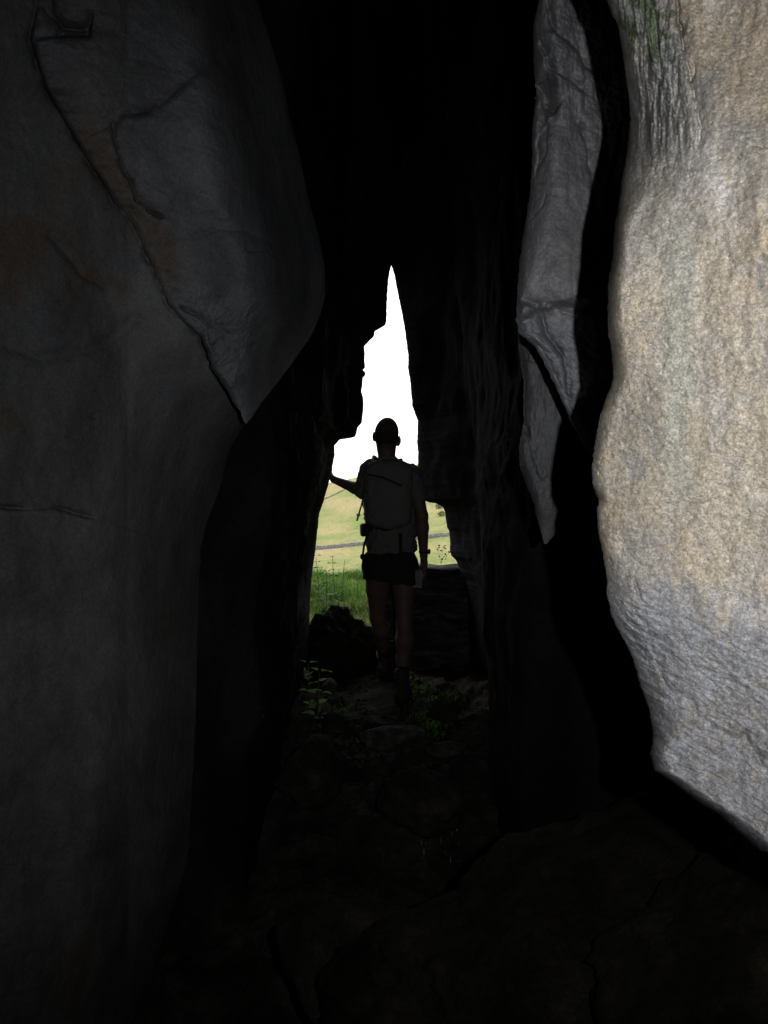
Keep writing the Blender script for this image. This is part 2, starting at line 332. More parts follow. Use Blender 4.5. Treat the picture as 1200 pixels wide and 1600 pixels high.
# --- left wall: upper slab overlapping a lower one along a diagonal crack
CRACK = [(20, -500), (40, -120), (58, 0), (50, 40), (47, 62), (58, 100), (70, 135), (88, 168), (110, 205), (128, 238), (150, 270), (168, 298), (178, 318), (205, 348), (222, 385), (240, 425), (252, 452), (262, 476),
         (285, 502), (312, 524), (322, 548), (330, 575), (350, 604), (368, 632), (384, 662)]
AR = [(330, -500), (380, -100), (402, 0), (425, 70), (440, 120), (455, 190), (468, 240), (482, 310), (498, 365), (508, 420), (509, 460), (500, 494), (486, 525), (462, 560), (438, 592), (412, 625), (392, 654), (385, 662)]
def w_edge(px, py): return 2.30 + .0002*(px-300) - .0011*np.clip(200-px, 0, 900) + .00008*(py-800)+.75*sm(130, 410, px)**1.4*sm(470, 900, py)
def w_bulge(px, py): return .16+.1*sm(350, 100, px)
def a_edge(px, py): return 2.30 + .0002*(px-300) - .0011*np.clip(200-px, 0, 900) + .00008*(py-800)-w_bulge(px, py)+.03+.40*sm(320, 560, px)**1.4+.40*sm(160, 0, I(AR)(py)-px)**1.5*sm(0, 150, px-I(CRACK)(py))
def a_bulge(px, py):
    off = .006+.05*np.clip(n2(px*0, py, 1, 55, 301, 3)+.35, 0, 1)
    dc = px-I(CRACK)(py[:, 0])[:, None] if py.ndim == 2 else px
    return .03+off*sm(60, 0, dc)+.03*sm(0, 60, dc)+.12*sm(-20, 170, dc)
CR2 = [(176, 190), (182, 228), (190, 262), (206, 292), (214, 312), (236, 334), (262, 345)]
def a_relief(px, py):
    r = .05*n2(px, py, 190, 190, 61, 3)+.010*n2(px*.9+py*.4, py*.9-px*.4, 90, 40, 63, 4, .55)+.0026*n2(px, py, 16, 16, 65, 4, .6)
    jx = px+8*n2(px, py, 40, 40, 67, 4)
    r += crack(px, py, CR2, 3.2, .05, 7, .012, 30, 1.3, .3); d, s, t = pdist(jx, py, CR2)
    # the block left of the second crack is set back
    pass
    d, s, t = pdist(jx, py, [(345, 88), (300, 120), (262, 152), (240, 172), (200, 180), (172, 196)]); r -= .032*np.exp(-d/14)*(.7+n2(px, py, 40, 40, 303, 3)); r += .03*sm(-14, 14, -d*s)*np.exp(-(d/60)**2)*sm(0, .2, t)
    d, s, t = pdist(jx, py, [(60, 60), (100, 55), (140, 52), (146, 20)]); r += crack(px, py, [(50, 62), (100, 57), (138, 54), (146, 15)], 4, .04, 9, .012, 30)
    d, s, t = pdist(jx, py, [(62, -20), (80, 20), (100, 45), (130, 48)]); r -= .07*np.exp(-d/13)
    d, s, t = pdist(jx, py, [(300, 372), (340, 358), (385, 360), (430, 385)]); r -= .020*np.exp(-d/12)
    r -= .045*np.exp(-((px-345)/45)**2-((py-420)/60)**2)
    d, s, t = pdist(jx, py, [(385, 392), (410, 392), (440, 405)]); r += crack(px, py, [(380, 392), (410, 392), (445, 408)], 3, .02, 11, .006)
    d, s, t = pdist(jx, py, [(280, 478), (330, 545)]); r += crack(px, py, [(275, 476), (310, 495), (325, 515), (334, 552)], 3.5, .03, 12, .01)
    low = sm(430, 520, py+.2*(px-300))
    r += low*.016*n2(px*.8-py*.6, py*.8+px*.6, 50, 22, 69, 4, .6, True)
    return r
def a_tint(px, py):
    T = blank(px); n = n2(px, py, 40, 50, 71, 4, .6)
    d, s, t = pdist(px+20*n, py, [(140, 210), (180, 290), (235, 360), (265, 430)])
    T = paint(T, .75*np.exp(-(d/24)**2), (.125, .098, .072))
    T = paint(T, .5*sm(1, .3, np.hypot((px-340)/50, (py-400)/75)+n), (.075, .095, .11))
    T = paint(T, .5*sm(.1, .5, n)*sm(300, 500, px), (.085, .10, .108))
    T = paint(T, .5*sm(1, .3, np.hypot((px-95)/50, (py-110)/60)+n), (.11, .10, .11))
    return T
me = pix_loft('rock_slab', CRACK, AR, -500, 662, 900, 420, 40, a_edge, a_bulge, 14, lambda y: np.interp(y, [-500, 100, 350, 460, 560, 662], [240, 220, 200, 190, 190, 150]), .22, a_relief, a_tint, 2.6, 8)
link('rock_slab', me, M_left, None, 'bulging grey rock slab at upper left above the long diagonal crack', 'rock')
WRr = [(170, -500), (170, 0), (200, 130), (285, 300), (350, 450), (385, 540), (392, 610), (385, 660), (362, 700), (350, 740), (346, 800), (342, 846), (336, 856), (347, 872), (345, 960), (338, 1080), (326, 1200), (300, 1330), (262, 1450), (225, 1560), (205, 1750), (150, 2400)]
def w_relief(px, py):
    r = .05*n2(px, py, 200, 300, 81, 3)+.008*n2(px, py, 60, 80, 83, 4, .55)+.0028*n2(px, py, 15, 17, 85, 4, .6)
    jx = px; jy = py+6*n2(px, py, 22, 22, 87, 4)
    d, s, t = pdist(jx, jy, [(-60, 770), (0, 790), (50, 797), (80, 793), (110, 800), (152, 812)]); r += crack(px, py, [(-80, 768), (0, 790), (50, 797), (80, 793), (110, 800), (156, 813)], 3.0, .05, 14, .008, 30, .8, .3, .4)
    d, s, t = pdist(jx, jy, [(152, 812), (240, 835), (300, 848), (345, 858)]); r += crack(px, py, [(150, 812), (240, 835), (300, 848), (345, 858)], 2.5, .014, 15, .004)
    d, s, t = pdist(jx, jy, [(285, 860), (340, 866)]); r -= .012*np.exp(-(d/10)**2)
    d, s, t = pdist(jx, jy, [(0, 535), (60, 560), (150, 545), (210, 500)]); r -= .014*np.exp(-(d/10)**2)
    d, s, t = pdist(jx, jy, [(80, 370), (130, 430), (165, 450)]); r -= .012*np.exp(-(d/6)**2)
    r -= .016*np.exp(-(np.hypot(px-146, py-650)/4.5)**2)
    r += crack(px, py, CRACK, 4, .03, 16, .0, 30, .6, 0)
    return r
def w_tint(px, py):
    T = blank(px); n = n2(px, py, 50, 60, 91, 4, .6)
    for cx, cy, rx, ry, a in ((20, 400, 60, 90, .7), (150, 440, 50, 26, .7), (10, 660, 50, 30, .5), (110, 300, 50, 120, .3)):
        T = paint(T, a*sm(1, .3, np.hypot((px-cx)/rx, (py-cy)/ry)+n), (.10, .072, .05))
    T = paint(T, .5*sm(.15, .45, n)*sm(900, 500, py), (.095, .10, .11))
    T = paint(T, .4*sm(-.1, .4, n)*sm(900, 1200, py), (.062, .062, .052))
    for pts in ([(100, 800), (150, 822)], [(0, 797), (60, 800)], [(320, 845), (346, 862), (345, 900)]):
        d, s, t = pdist(px, py+5*n, pts); T = paint(T, .6*np.exp(-(d/5)**2), (.16, .16, .155))
    return T
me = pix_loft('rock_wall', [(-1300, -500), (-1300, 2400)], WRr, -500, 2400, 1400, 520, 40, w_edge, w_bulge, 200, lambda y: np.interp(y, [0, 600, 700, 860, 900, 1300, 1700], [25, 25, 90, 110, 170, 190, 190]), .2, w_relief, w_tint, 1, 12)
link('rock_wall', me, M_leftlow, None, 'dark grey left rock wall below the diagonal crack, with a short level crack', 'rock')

# ------------------------------------------------------------------ the rift: deep passage walls whose edges frame the opening
YL, YR = 4.55, 4.95
def px2x(px, Y): return (px-600)/F*Y
OL = [(618, -200), (618, 400), (611, 415.5), (607, 435), (605, 460), (604, 500), (602, 508), (596, 512), (586, 516), (584, 526), (577, 533), (569, 541), (570, 560), (570, 575), (567, 578), (571, 581), (571, 586), (567, 590),
      (565, 612), (568, 625), (568, 640), (566, 655), (565, 661), (559, 668), (557, 676), (555, 682), (551, 684), (534, 684), (529, 689), (523, 696), (523, 710), (521, 722), (519, 735), (516, 746), (512, 760), (505, 785), (499, 802), (496, 830),
      (493, 858), (490, 880), (487, 900), (485, 925), (484, 950), (483, 985), (478, 1030), (472, 1060), (466, 1100), (455, 1140), (440, 1200), (430, 1300)]
OR = [(600, -200), (600, 400), (611.3, 415), (616, 428), (619, 445), (624, 470), (629, 495), (632, 512), (635, 535), (638, 555), (637.5, 575), (641, 597), (643, 620), (644, 633), (649, 648), (652.5, 657), (652.5, 675), (651.5, 690), (653, 705),
      (653, 735), (655, 760), (660, 781), (668, 784), (675, 787), (680, 786), (686, 789), (692, 792), (695, 800), (697, 815), (699, 825), (702, 830), (703, 840), (703, 860), (705, 868), (712, 875), (717, 885), (720, 893), (727, 905), (731, 940), (733, 1000), (736, 1100), (738, 1300)]
def side_wall(name, tbl, Yj, sign, inner, outer, seed):
    z = np.concatenate([np.linspace(-.6, .2, 60), np.linspace(.2, 2.95, 760)[1:], np.linspace(2.95, 5.2, 160)[1:]])
    py = 800-(z-CZ)*F/Yj; xe = px2x(I(tbl)(py), Yj)
    xe = xe + .004*n2(np.zeros_like(z), z, 1, .04, seed, 4, .6)
    if sign < 0: xe = np.where(z > 2.9, xe+.03, xe)
    rings = []
    poly = [(None, Yj, 0.0)] + [(x, y, l) for x, y, l in inner] + [(sign*3.6, -3.4, 0), (sign*3.6, 6.4, 0)] + [(None, Yj+dy, sign*dx) for dx, dy in outer]
    # arc resample
    P = []
    for k in range(len(poly)):
        x, y, l = poly[k]
        xx = xe+l if x is None else (x+l*np.clip(z-1.2, -1.5, 4))
        if x is not None and 2.5 < y < Yj:
            lim = xe*y/Yj+sign*(.045+.03*(Yj-y)); xx = np.minimum(xx, lim) if sign < 0 else np.maximum(xx, lim)
        P.append(np.stack([xx, np.full_like(z, y), z], -1))
    P = np.stack(P, 1)                                   # (nz, k, 3)
    out = []
    k = P.shape[1]
    for a in range(k):
        b = (a+1) % k; ln = np.linalg.norm(P[400, a]-P[400, b]); nn = int(max(3, min(60, ln/.035)))
        t = np.linspace(0, 1, nn, endpoint=False)
        out.append(P[:, a:a+1]*(1-t[None, :, None])+P[:, b:b+1]*t[None, :, None])
    Q = np.concatenate(out, 1)
    dist = np.hypot(Q[..., 0]-xe[:, None], Q[..., 1]-Yj)
    fade = sm(.0, .25, dist)
    n = fbm(Q*np.array([1.6, 1.6, 1.0])+seed, 4, .45)*.12 + np.abs(fbm(Q*np.array([5, 5, 3.])+seed, 3, .5))*.03
    Q[..., 0] += sign*np.abs(n)*fade*1.1 - sign*.01*fade
    Q[..., 1] += .5*n*fade
    return closed_loft(name, Q)
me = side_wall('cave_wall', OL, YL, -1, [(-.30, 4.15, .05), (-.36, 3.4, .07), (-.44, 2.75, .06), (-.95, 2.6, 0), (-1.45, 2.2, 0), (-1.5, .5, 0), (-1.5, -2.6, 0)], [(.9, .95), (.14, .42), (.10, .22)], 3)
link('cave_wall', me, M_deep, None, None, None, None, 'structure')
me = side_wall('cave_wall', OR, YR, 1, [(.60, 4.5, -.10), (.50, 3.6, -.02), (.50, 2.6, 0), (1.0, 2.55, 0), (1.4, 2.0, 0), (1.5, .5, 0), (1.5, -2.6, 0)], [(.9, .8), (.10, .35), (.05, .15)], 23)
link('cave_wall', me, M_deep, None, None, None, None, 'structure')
# unseen roof and closed end behind the camera, added to keep sky light out
def slab_grid(name, x0, x1, y0, y1, z0, z1, n, amp, seed, mat):
    nx = int((x1-x0)/n)+2; ny = int((y1-y0)/n)+2
    X, Yg = np.meshgrid(np.linspace(x0, x1, nx), np.linspace(y0, y1, ny))
    Zb = z0+amp*fbm(np.stack([X, Yg, X*0+seed], -1)*1.3, 5)
    A = np.stack([X, Yg, Zb], -1).reshape(-1, 3); B = np.stack([X, Yg, X*0+z1+amp*fbm(np.stack([X, Yg, X*0+seed+5], -1), 4)], -1).reshape(-1, 3)
    f = grid_faces(ny, nx); nA = len(A)
    bd = np.concatenate([np.arange(nx), np.arange(1, ny)*nx+nx-1, (ny-1)*nx+np.arange(nx-2, -1, -1), np.arange(ny-2, 0, -1)*nx])
    bn = np.roll(bd, -1); side = np.stack([bd, bn, bn+nA, bd+nA], -1)
    return mesh_from(name, np.concatenate([A, B]), [f[:, ::-1], f+nA, side])
link('unseen_cave_ceiling', slab_grid('unseen_cave_ceiling', -3.8, 3.8, -4.4, 6.2, 4.75, 6.0, .08, .35, 3, M_deep), M_deep, kind='structure')
def unseen_back_wall():
    ny, nr = 80, 120; z = np.linspace(-.6, 5.2, ny); a = np.linspace(0, 2*math.pi, nr, endpoint=False)
    P = np.stack([np.repeat(3.7*np.sign(np.cos(a))*np.abs(np.cos(a))**.4, ny).reshape(nr, ny).T, np.repeat(-3.9+.9*np.sign(np.sin(a))*np.abs(np.sin(a))**.4, ny).reshape(nr, ny).T, np.repeat(z[:, None], nr, 1)], -1)
    P[..., 1] += .3*fbm(P*1.2, 5); return closed_loft('cave_wall', P)
link('cave_wall', unseen_back_wall(), M_deep, kind='structure')  # unseen wall, added to block sky light from behind

# ------------------------------------------------------------------ ground: one sheet to the horizon, and the cave floor on it
TY = [-400, 3, 5.3, 5.75, 6.6, 8.0, 9.5, 12, 20, 40, 80, 110, 150, 200, 250, 300, 350, 385, 450, 700, 1200]
TZ = [-1, -.9, -.5, .33, .38, .44, .32, -.5, -3.3, -6.6, -7.3, -6.6, -5.6, -2.8, 3.2, 11.0, 20.4, 23.4, 17, 5, -20]
def terr(x, y):
    z = np.interp(y, TY, TZ); k = sm(60, 150, y)
    z = z + k*x*np.interp(y, [100, 150, 350, 500], [.08, .107, .22, .22])*np.exp(-(x/160)**2)
    z = z + .25*fbm(np.stack([x*.05, y*.05, x*0], -1), 4)*sm(10, 60, y)*3 + 1.2*fbm(np.stack([x*.012, y*.012, x*0+3], -1), 3)*sm(120, 300, y)
    z = z + .05*fbm(np.stack([x*1.3, y*1.3, x*0+7], -1), 4)*sm(4, 6, y)
    z = z - .9*sm(1.2, 4, np.abs(x))*sm(9, 4, y)
    return z
def sp(a, n, s):
    t = np.linspace(-1, 1, n); return np.sinh(t*s)/math.sinh(s)*a
gx = sp(900, 420, 6.5); gy = 6+sp(1000, 700, 6.5)
X, Yg = np.meshgrid(gx, gy); Z = terr(X, Yg)
me = mesh_from('ground', np.stack([X, Yg, Z], -1).reshape(-1, 3), [grid_faces(len(gy), len(gx))])
def field_mat():
    m, nt, b, N, L = new_mat('hill_pasture'); b.inputs['Roughness'].default_value = .95; b.inputs['Specular IOR Level'].default_value = .1
    tc = N('ShaderNodeTexCoord'); mp = N('ShaderNodeMapping'); mp.inputs['Scale'].default_value = (.6, .25, 1); L(tc.outputs['Object'], mp.inputs['Vector'])
    def nz(s, d, v=None, ro=.6):
        t = N('ShaderNodeTexNoise'); t.inputs['Scale'].default_value = s; t.inputs['Detail'].default_value = d; t.inputs['Roughness'].default_value = ro
        L(v or mp.outputs[0], t.inputs['Vector']); return t
    a = nz(.10, 8); cr = N('ShaderNodeValToRGB'); e = cr.color_ramp.elements
    e[0].position = .38; e[0].color = (.135, .17, .048, 1); e[1].position = .62; e[1].color = (.265, .225, .105, 1)
    k = e.new(.5); k.color = (.20, .20, .075, 1); L(a.outputs[0], cr.inputs[0])
    c = nz(1.6, 8, None, .75); r = N('ShaderNodeMapRange'); r.inputs[1].default_value = .3; r.inputs[2].default_value = .7; r.inputs[3].default_value = .72; r.inputs[4].default_value = 1.25
    L(c.outputs[0], r.inputs[0]); s = N('ShaderNodeVectorMath'); s.operation = 'SCALE'; L(cr.outputs[0], s.inputs[0]); L(r.outputs[0], s.inputs['Scale'])
    L(s.outputs[0], b.inputs['Base Color'])
    d = nz(3, 6, tc.outputs['Object'], .8); bp = N('ShaderNodeBump'); bp.inputs['Strength'].default_value = .5; bp.inputs['Distance'].default_value = .3
    L(d.outputs[0], bp.inputs['Height']); L(bp.outputs[0], b.inputs['Normal']); return m
M_field = field_mat()
link('ground', me, M_field, kind='structure')
# far hill beyond the pasture, with a crag
hx = np.linspace(-500, 500, 300); hy = np.linspace(430, 900, 120); X, Yg = np.meshgrid(hx, hy)
Z = -10+np.interp(X, [-500, -60, -35, -22, -10, 60, 500], [8, 26, 31, 38, 40, 46, 60])*np.exp(-((Yg-600)/110)**2)+3*fbm(np.stack([X*.02, Yg*.02, X*0], -1), 6)
M_farhill = rock('far_hill', (.14, .15, .09), (.20, .21, .12), (.24, .23, .19), (1, 1, 1), .03, 2, .15, .3, .5, .95, .1)
link('hill', mesh_from('hill', np.stack([X, Yg, Z], -1).reshape(-1, 3), [grid_faces(120, 300)]), M_farhill, kind='structure')

def fz(x, y):
    """cave floor height"""
    x = np.asarray(x, float); y = np.asarray(y, float)
    z = np.interp(y, [-4, 0, 1.5, 2.2, 3.2, 4.0, 4.4, 4.8, 5.2, 5.7], [-.6, -.6, -.6, -.5, -.15, .02, .045, .09, .17, .32])
    return z + .10*np.clip(np.abs(x)-.5, 0, 1)
def floor_z(x, y):
    p = np.stack([x, y, x*0], -1)
    calm = 1-.85*np.exp(-((x-.06)/.22)**2-((y-4.5)/.45)**2)
    return fz(x, y)+calm*(.10*fbm(p*2.2, 3)+.07*np.floor(3.5*fbm(p*4.5, 3)+.3*fbm(p*14, 2))/3.5+.03*fbm(p*9, 4, .6, True)-.02)+.006*fbm(p*40, 3, .6)
x = np.linspace(-3, 3, 520); y = np.linspace(-3.6, 5.9, 900); X, Yg = np.meshgrid(x, y)
Z = floor_z(X, Yg); Z = Z-.9*sm(5.6, 5.9, Yg)
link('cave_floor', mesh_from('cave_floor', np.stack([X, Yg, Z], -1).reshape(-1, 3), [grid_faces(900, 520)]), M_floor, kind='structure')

# ------------------------------------------------------------------ stones
import bmesh
_ico = {}
def ico(sub):
    if sub not in _ico:
        bm = bmesh.new(); bmesh.ops.create_icosphere(bm, subdivisions=sub, radius=1)
        _ico[sub] = (np.array([v.co[:] for v in bm.verts]), np.array([[v.index for v in f.verts] for f in bm.faces])); bm.free()
    return _ico[sub]
def stone_mesh(name, size, seed, sub=4, planes=11, rough=.06, soft=.10):
    V, Fc = ico(sub); r = np.random.RandomState(seed); n = r.normal(size=(planes, 3)); n /= np.linalg.norm(n, axis=1)[:, None]
    d = r.uniform(.55, .95, planes); dots = V@n.T
    q = np.where(dots > .05, d/np.maximum(dots, .05), 9); q = np.concatenate([q, np.full((len(V), 1), 1.15)], 1)
    k = 1/soft; rad = -np.log(np.exp(-k*q).sum(1))/k
    P = V*rad[:, None]
    P = P*(1+rough*fbm(P*2.5+seed, 5, .55)[:, None]*2 + .25*rough*fbm(P*14+seed, 3)[:, None])
    return mesh_from(name, P*np.array(size), [Fc])
def stone(px, py_base, Y, size, seed, label, group=None, mat=None, name='stone', rot=0, sink=.25, sub=4, cat='stone', planes=11, rough=.06):
    me = stone_mesh(name, size, seed, sub, planes, rough); c = at(px, py_base, Y)
    o = link(name, me, mat or M_stone, None, label, cat, group); o.location = (c[0], c[1], c[2]+size[2]*(1-sink)); o.rotation_euler = (0, 0, rot); return o
# big ones
stone(534, 1075, 4.95, (.25, .20, .31), 12, 'dark jagged boulder left of the hiker\'s feet at the mouth of the rift', None, M_brown, 'boulder', .2, .25, 5, 'boulder', 8, .17)
# ledge block on the right of the opening
def block():
    ny, nr = 90, 160; z = np.linspace(0, 1, ny); a = np.linspace(0, 2*math.pi, nr, endpoint=False)
    P = np.zeros((ny, nr, 3)); ex = .32
    P[..., 0] = (np.sign(np.cos(a))*np.abs(np.cos(a))**ex)[None, :]*.36
    P[..., 1] = (np.sign(np.sin(a))*np.abs(np.sin(a))**ex)[None, :]*.28
    P[..., 2] = z[:, None]*.74
    sh = np.where(z > .93, 1-.06*((z-.93)/.07)**2, 1.0)
    P[..., 0] *= sh[:, None]; P[..., 1] *= sh[:, None]
    # strata ledges near the top
    led = .018*np.sign(np.sin(z*60))[:, None]*sm(.82, .9, z)[:, None]
    P[..., :2] *= (1-led*.8)[..., None]
    P[..., :2] *= (1+.05*fbm(P*np.array([4, 4, 2]), 4))[..., None]
    top = sm(.8, 1, z)[:, None]
    P[..., 2] += top*(.035*fbm(P*np.array([7, 7, 0]), 4)-.05*np.clip(P[..., 0]-.02, 0, 1)*.6)
    me = closed_loft('rock_ledge', P)
    return me
M_ledge = rock('ledge_rock', (.012, .011, .011), (.035, .032, .032), (.10, .09, .09), (1, 1, 3), 9, 150, .3, 1.0, .01, .9, .05)
o = link('rock_ledge', block(), M_ledge, None, 'square dark rock block behind the hiker\'s legs with a flat grey top', 'rock'); o.location = (.33, 5.24, .06)
# foreground rocks
stone(900, 1690, 1.75, (.62, .42, .38), 33, 'broad brown black boulder filling the lower right of the passage floor', None, M_brown, 'boulder', .3, .3, 6, 'boulder', 12, .11)
stone(530, 1560, 2.05, (.23, .20, .16), 35, 'smooth dark grey boulder at the bottom centre of the passage floor', None, M_floor, 'boulder', .1, .2, 5, 'boulder', 14, .04)
stone(1150, 1640, 1.5, (.30, .3, .28), 37, 'dark grey boulder in the lowest right corner', None, M_brown, 'boulder', .5, .2, 6, 'boulder', 9, .11)
stone(515, 1085, 4.45, (.055, .06, .055), 41, 'pale topped stone beside the nettle on the left of the passage', None, M_stone, 'stone', .3, .1)
stone(662, 1112, 3.95, (.060, .05, .035), 42, 'pale angular stone just right of the hiker\'s nearer boot', None, M_stone, 'stone', .8, .1)
stone(612, 1165, 3.55, (.16, .09, .05), 43, 'long flat slab of stone on the path behind the hiker', None, M_stone, 'rock_slab', .35, .2, 5, 'rock', 7, .05)
stone(700, 1185, 3.5, (.10, .07, .045), 44, 'flat grey stone against the foot of the right wall', None, M_stone, 'stone', .1, .2, 5)
stone(520, 1150, 3.8, (.08, .07, .06), 45, 'rounded dark stone at the left of the path', None, M_floor, 'stone', .1, .1, 5)
stone(700, 1130, 4.0, (.11, .08, .07), 46, 'dark humped stone right of the path by the wall', None, M_floor, 'stone', .1, .2, 5)
stone(645, 1290, 3.0, (.20, .15, .13), 47, 'dark boulder in the middle of the passage floor', None, M_floor, 'boulder', .1, .25, 5, 'boulder')
stone(480, 1240, 3.2, (.16, .2, .14), 48, 'dark boulder against the left wall of the passage floor', None, M_floor, 'boulder', .1, .25, 5, 'boulder')
r = random.Random(5); protos = [stone_mesh('stone', (1, .8, .6), 100+k, 3, 9, .05) for k in range(6)]
for m_ in protos: m_.materials.append(M_stone)
for k in range(90):
    yy = r.uniform(2.9, 5.0); xx = r.uniform(-.45, .52)
    if abs(xx-.02) < .13 and 4.1 < yy < 5.0: continue
    s = r.uniform(.008, .022)*(1.6 if r.random() < .12 else 1)
    o = link('stone', protos[k % 6], None, None, 'small loose grey stone in the rubble '+('by the left wall' if xx < -.15 else 'by the right wall' if xx > .25 else 'near the hiker\'s boots' if yy > 3.9 else 'on the dark floor nearer the camera'), 'stone', 'small stones '+('by the left wall' if xx < -.15 else 'by the right wall' if xx > .25 else 'near the boots' if yy > 3.9 else 'on the nearer floor'))
    o.location = (xx, yy, float(floor_z(np.array([xx]), np.array([yy]))[0])+s*.3); o.scale = (s, s, s); o.rotation_euler = (r.uniform(-.4, .4), r.uniform(-.4, .4), r.uniform(0, 6.28))

# ------------------------------------------------------------------ drystone walls and shrubs on the hill
M_dry = rock('drystone', (.09, .08, .085), (.17, .155, .16), (.27, .255, .26), (1, 1, 2), 3, 6, .3, .2, .02, .95, .1)
def dry_wall(pts, h, t, label):
    pts = np.array(pts, float); n = 500; s = np.linspace(0, 1, n); k = np.linspace(0, 1, len(pts))
    X = np.interp(s, k, pts[:, 0]); Yw = np.interp(s, k, pts[:, 1]); rr = np.random.RandomState(3)
    base = terr(X, Yw); hh = h*(1+.12*rr.uniform(-1, 1, n)); rings = []
    for dy, q in ((-t, -.4), (-t*.9, .5), (-t*.6, 1.0), (t*.6, 1.0), (t*.9, .5), (t, -.4)):
        rings.append(np.stack([X, Yw+dy+.05*rr.uniform(-1, 1, n), base+hh*q+(.05*rr.uniform(-1, 1, n) if q > 0 else 0)], -1))
    P = np.stack(rings, 1); me = closed_loft('drystone_wall', P); me.polygons.foreach_set('use_smooth', np.zeros(len(me.polygons), bool))
    link('drystone_wall', me, M_dry, None, label, 'wall')
dry_wall([(-60, 147), (-20, 150), (0, 151), (25, 150), (60, 152)], .80, .45, 'long grey drystone wall crossing the pasture below the hillside')
dry_wall([(-60, 282), (-26, 300), (-18, 322), (-10, 345)],   .42, .25, 'thin distant drystone wall climbing to the skyline at left')
M_shrub = simple('shrub_leaves', (.05, .09, .025), .9, .1, .4)
def shrub(x, y, s, seed, label):
    rr = np.random.RandomState(seed); n = 420; d = rr.normal(size=(n, 3)); d /= np.linalg.norm(d, axis=1)[:, None]; c = d*rr.uniform(.5, 1, (n, 1))*np.array([1, 1, .7])*s
    c[:, 2] += s*.55; a = rr.normal(size=(n, 3))*s*.12; b = rr.normal(size=(n, 3))*s*.12
    V = np.concatenate([c, c+a, c+b]); f = np.stack([np.arange(n), np.arange(n)+n, np.arange(n)+2*n], -1)
    z = float(terr(np.array([x]), np.array([y]))[0]); root = empty('shrub', (x, y, z), label, 'shrub', 'shrubs on the hillside')
    link('crown', mesh_from('crown', V, [f], False), M_shrub, root)
    V, q = tube([(0, 0, -.1), (0, 0, s*.6)], [s*.08, s*.05], 6); link('trunk', mesh_from('trunk', V, [q]), M_shrub, root)
def tube(pts, rad, n=8):
    pts = np.array(pts, float); m = len(pts); T = np.gradient(pts, axis=0); T /= np.linalg.norm(T, axis=1)[:, None]+1e-9
    up = np.array([0, 0, 1.]) if abs(T[0, 2]) < .9 else np.array([1., 0, 0])
    V = []
    for k in range(m):
        a = np.cross(T[k], up); a /= np.linalg.norm(a)+1e-9; b = np.cross(a, T[k]); th = np.linspace(0, 2*math.pi, n, endpoint=False)
        V.append(pts[k]+rad[k]*(np.cos(th)[:, None]*a+np.sin(th)[:, None]*b))
    V = np.concatenate(V); q = ring_faces(m, n)
    return V, q
shrub(17.2, 222, 1.3, 1, 'small green shrub on the slope, upper of two seen at right'); shrub(16.6, 205, 1.2, 2, 'small green shrub on the slope, lower of two seen at right')

# ------------------------------------------------------------------ grass and weeds outside
def blades_mesh(name, pos, hgt, wid, seed, lean=.5):
    rr = np.random.RandomState(seed); n = len(pos); a = rr.uniform(0, 2*math.pi, n); dirx = np.stack([np.cos(a), np.sin(a), 0*a], -1)
    b = a+math.pi/2+rr.normal(size=n)*.5; ld = np.stack([np.cos(b), np.sin(b), 0*b], -1); le = rr.uniform(.1, lean, n)*hgt
    S = []
    for k, t in enumerate((0, .4, .75)):
        c = pos+np.array([0, 0, 1.])*(hgt*t*(1-.15*t))[:, None]+ld*(le*t*t)[:, None]; w_ = wid*(1-t*.7)
        S += [c-dirx*w_[:, None], c+dirx*w_[:, None]]
    S.append(pos+np.array([0, 0, 1.])*(hgt*.85)[:, None]+ld*le[:, None])
    V = np.stack(S, 1).reshape(-1, 3); o = np.arange(n)[:, None]*7
    q = np.concatenate([o+[[0, 1, 3, 2]], o+[[2, 3, 5, 4]]]); t3 = o+[[4, 5, 6]]
    g = rr.uniform(0, 1, n); cA = np.array([.035, .11, .012]); cB = np.array([.14, .25, .04]); c3 = cA+(cB-cA)*(g**1.5)[:, None]
    dry = rr.uniform(0, 1, n) < .08; c3[dry] = (.33, .28, .13); c3 = c3*(1+.5*np.sin(pos[:, 0]*5+pos[:, 1]*3.1)[:, None]*.6)
    tint = np.repeat(np.concatenate([c3, np.ones((n, 1))], 1), 7, 0)
    return mesh_from(name, V, [q, t3], False, tint)
def leafmat(name, base, attr=False, trans=.35):
    m = simple(name, base, .75, .12, 0, 0, trans); nt = m.node_tree
    if attr:
        a = nt.nodes.new('ShaderNodeAttribute'); a.attribute_name = 'tint'
        for nd in nt.nodes:
            if nd.type == 'BSDF_PRINCIPLED': nt.links.new(a.outputs['Color'], nd.inputs['Base Color'])
            if nd.type == 'BSDF_TRANSLUCENT': nt.links.new(a.outputs['Color'], nd.inputs[0])
    return m
M_grass = leafmat('grass_blades', (.08, .16, .02), True)
rr = np.random.RandomState(11); n = 46000
gx_ = rr.uniform(-1.6, 1.3, n); gy_ = 5.12+4.1*rr.uniform(0, 1, n)**1.2; dens = fbm(np.stack([gx_*2, gy_*2, gx_*0], -1), 3)
keep = dens > -.35; gx_, gy_, dens = gx_[keep], gy_[keep], dens[keep]
gz = np.maximum(terr(gx_, gy_), np.where(gy_ < 5.75, floor_z(gx_, gy_), -9)); hh = (.04+.09*rr.uniform(0, 1, len(gx_)))*(.9+2.2*np.clip(dens, -.35, .7))
me = blades_mesh('grass', np.stack([gx_, gy_, gz-.01], -1), hh, .0020+.002*rr.uniform(0, 1, len(gx_)), 5, 1.1)
link('grass', me, M_grass, None, 'thick green grass growing just outside the rift', 'grass', None, 'stuff')
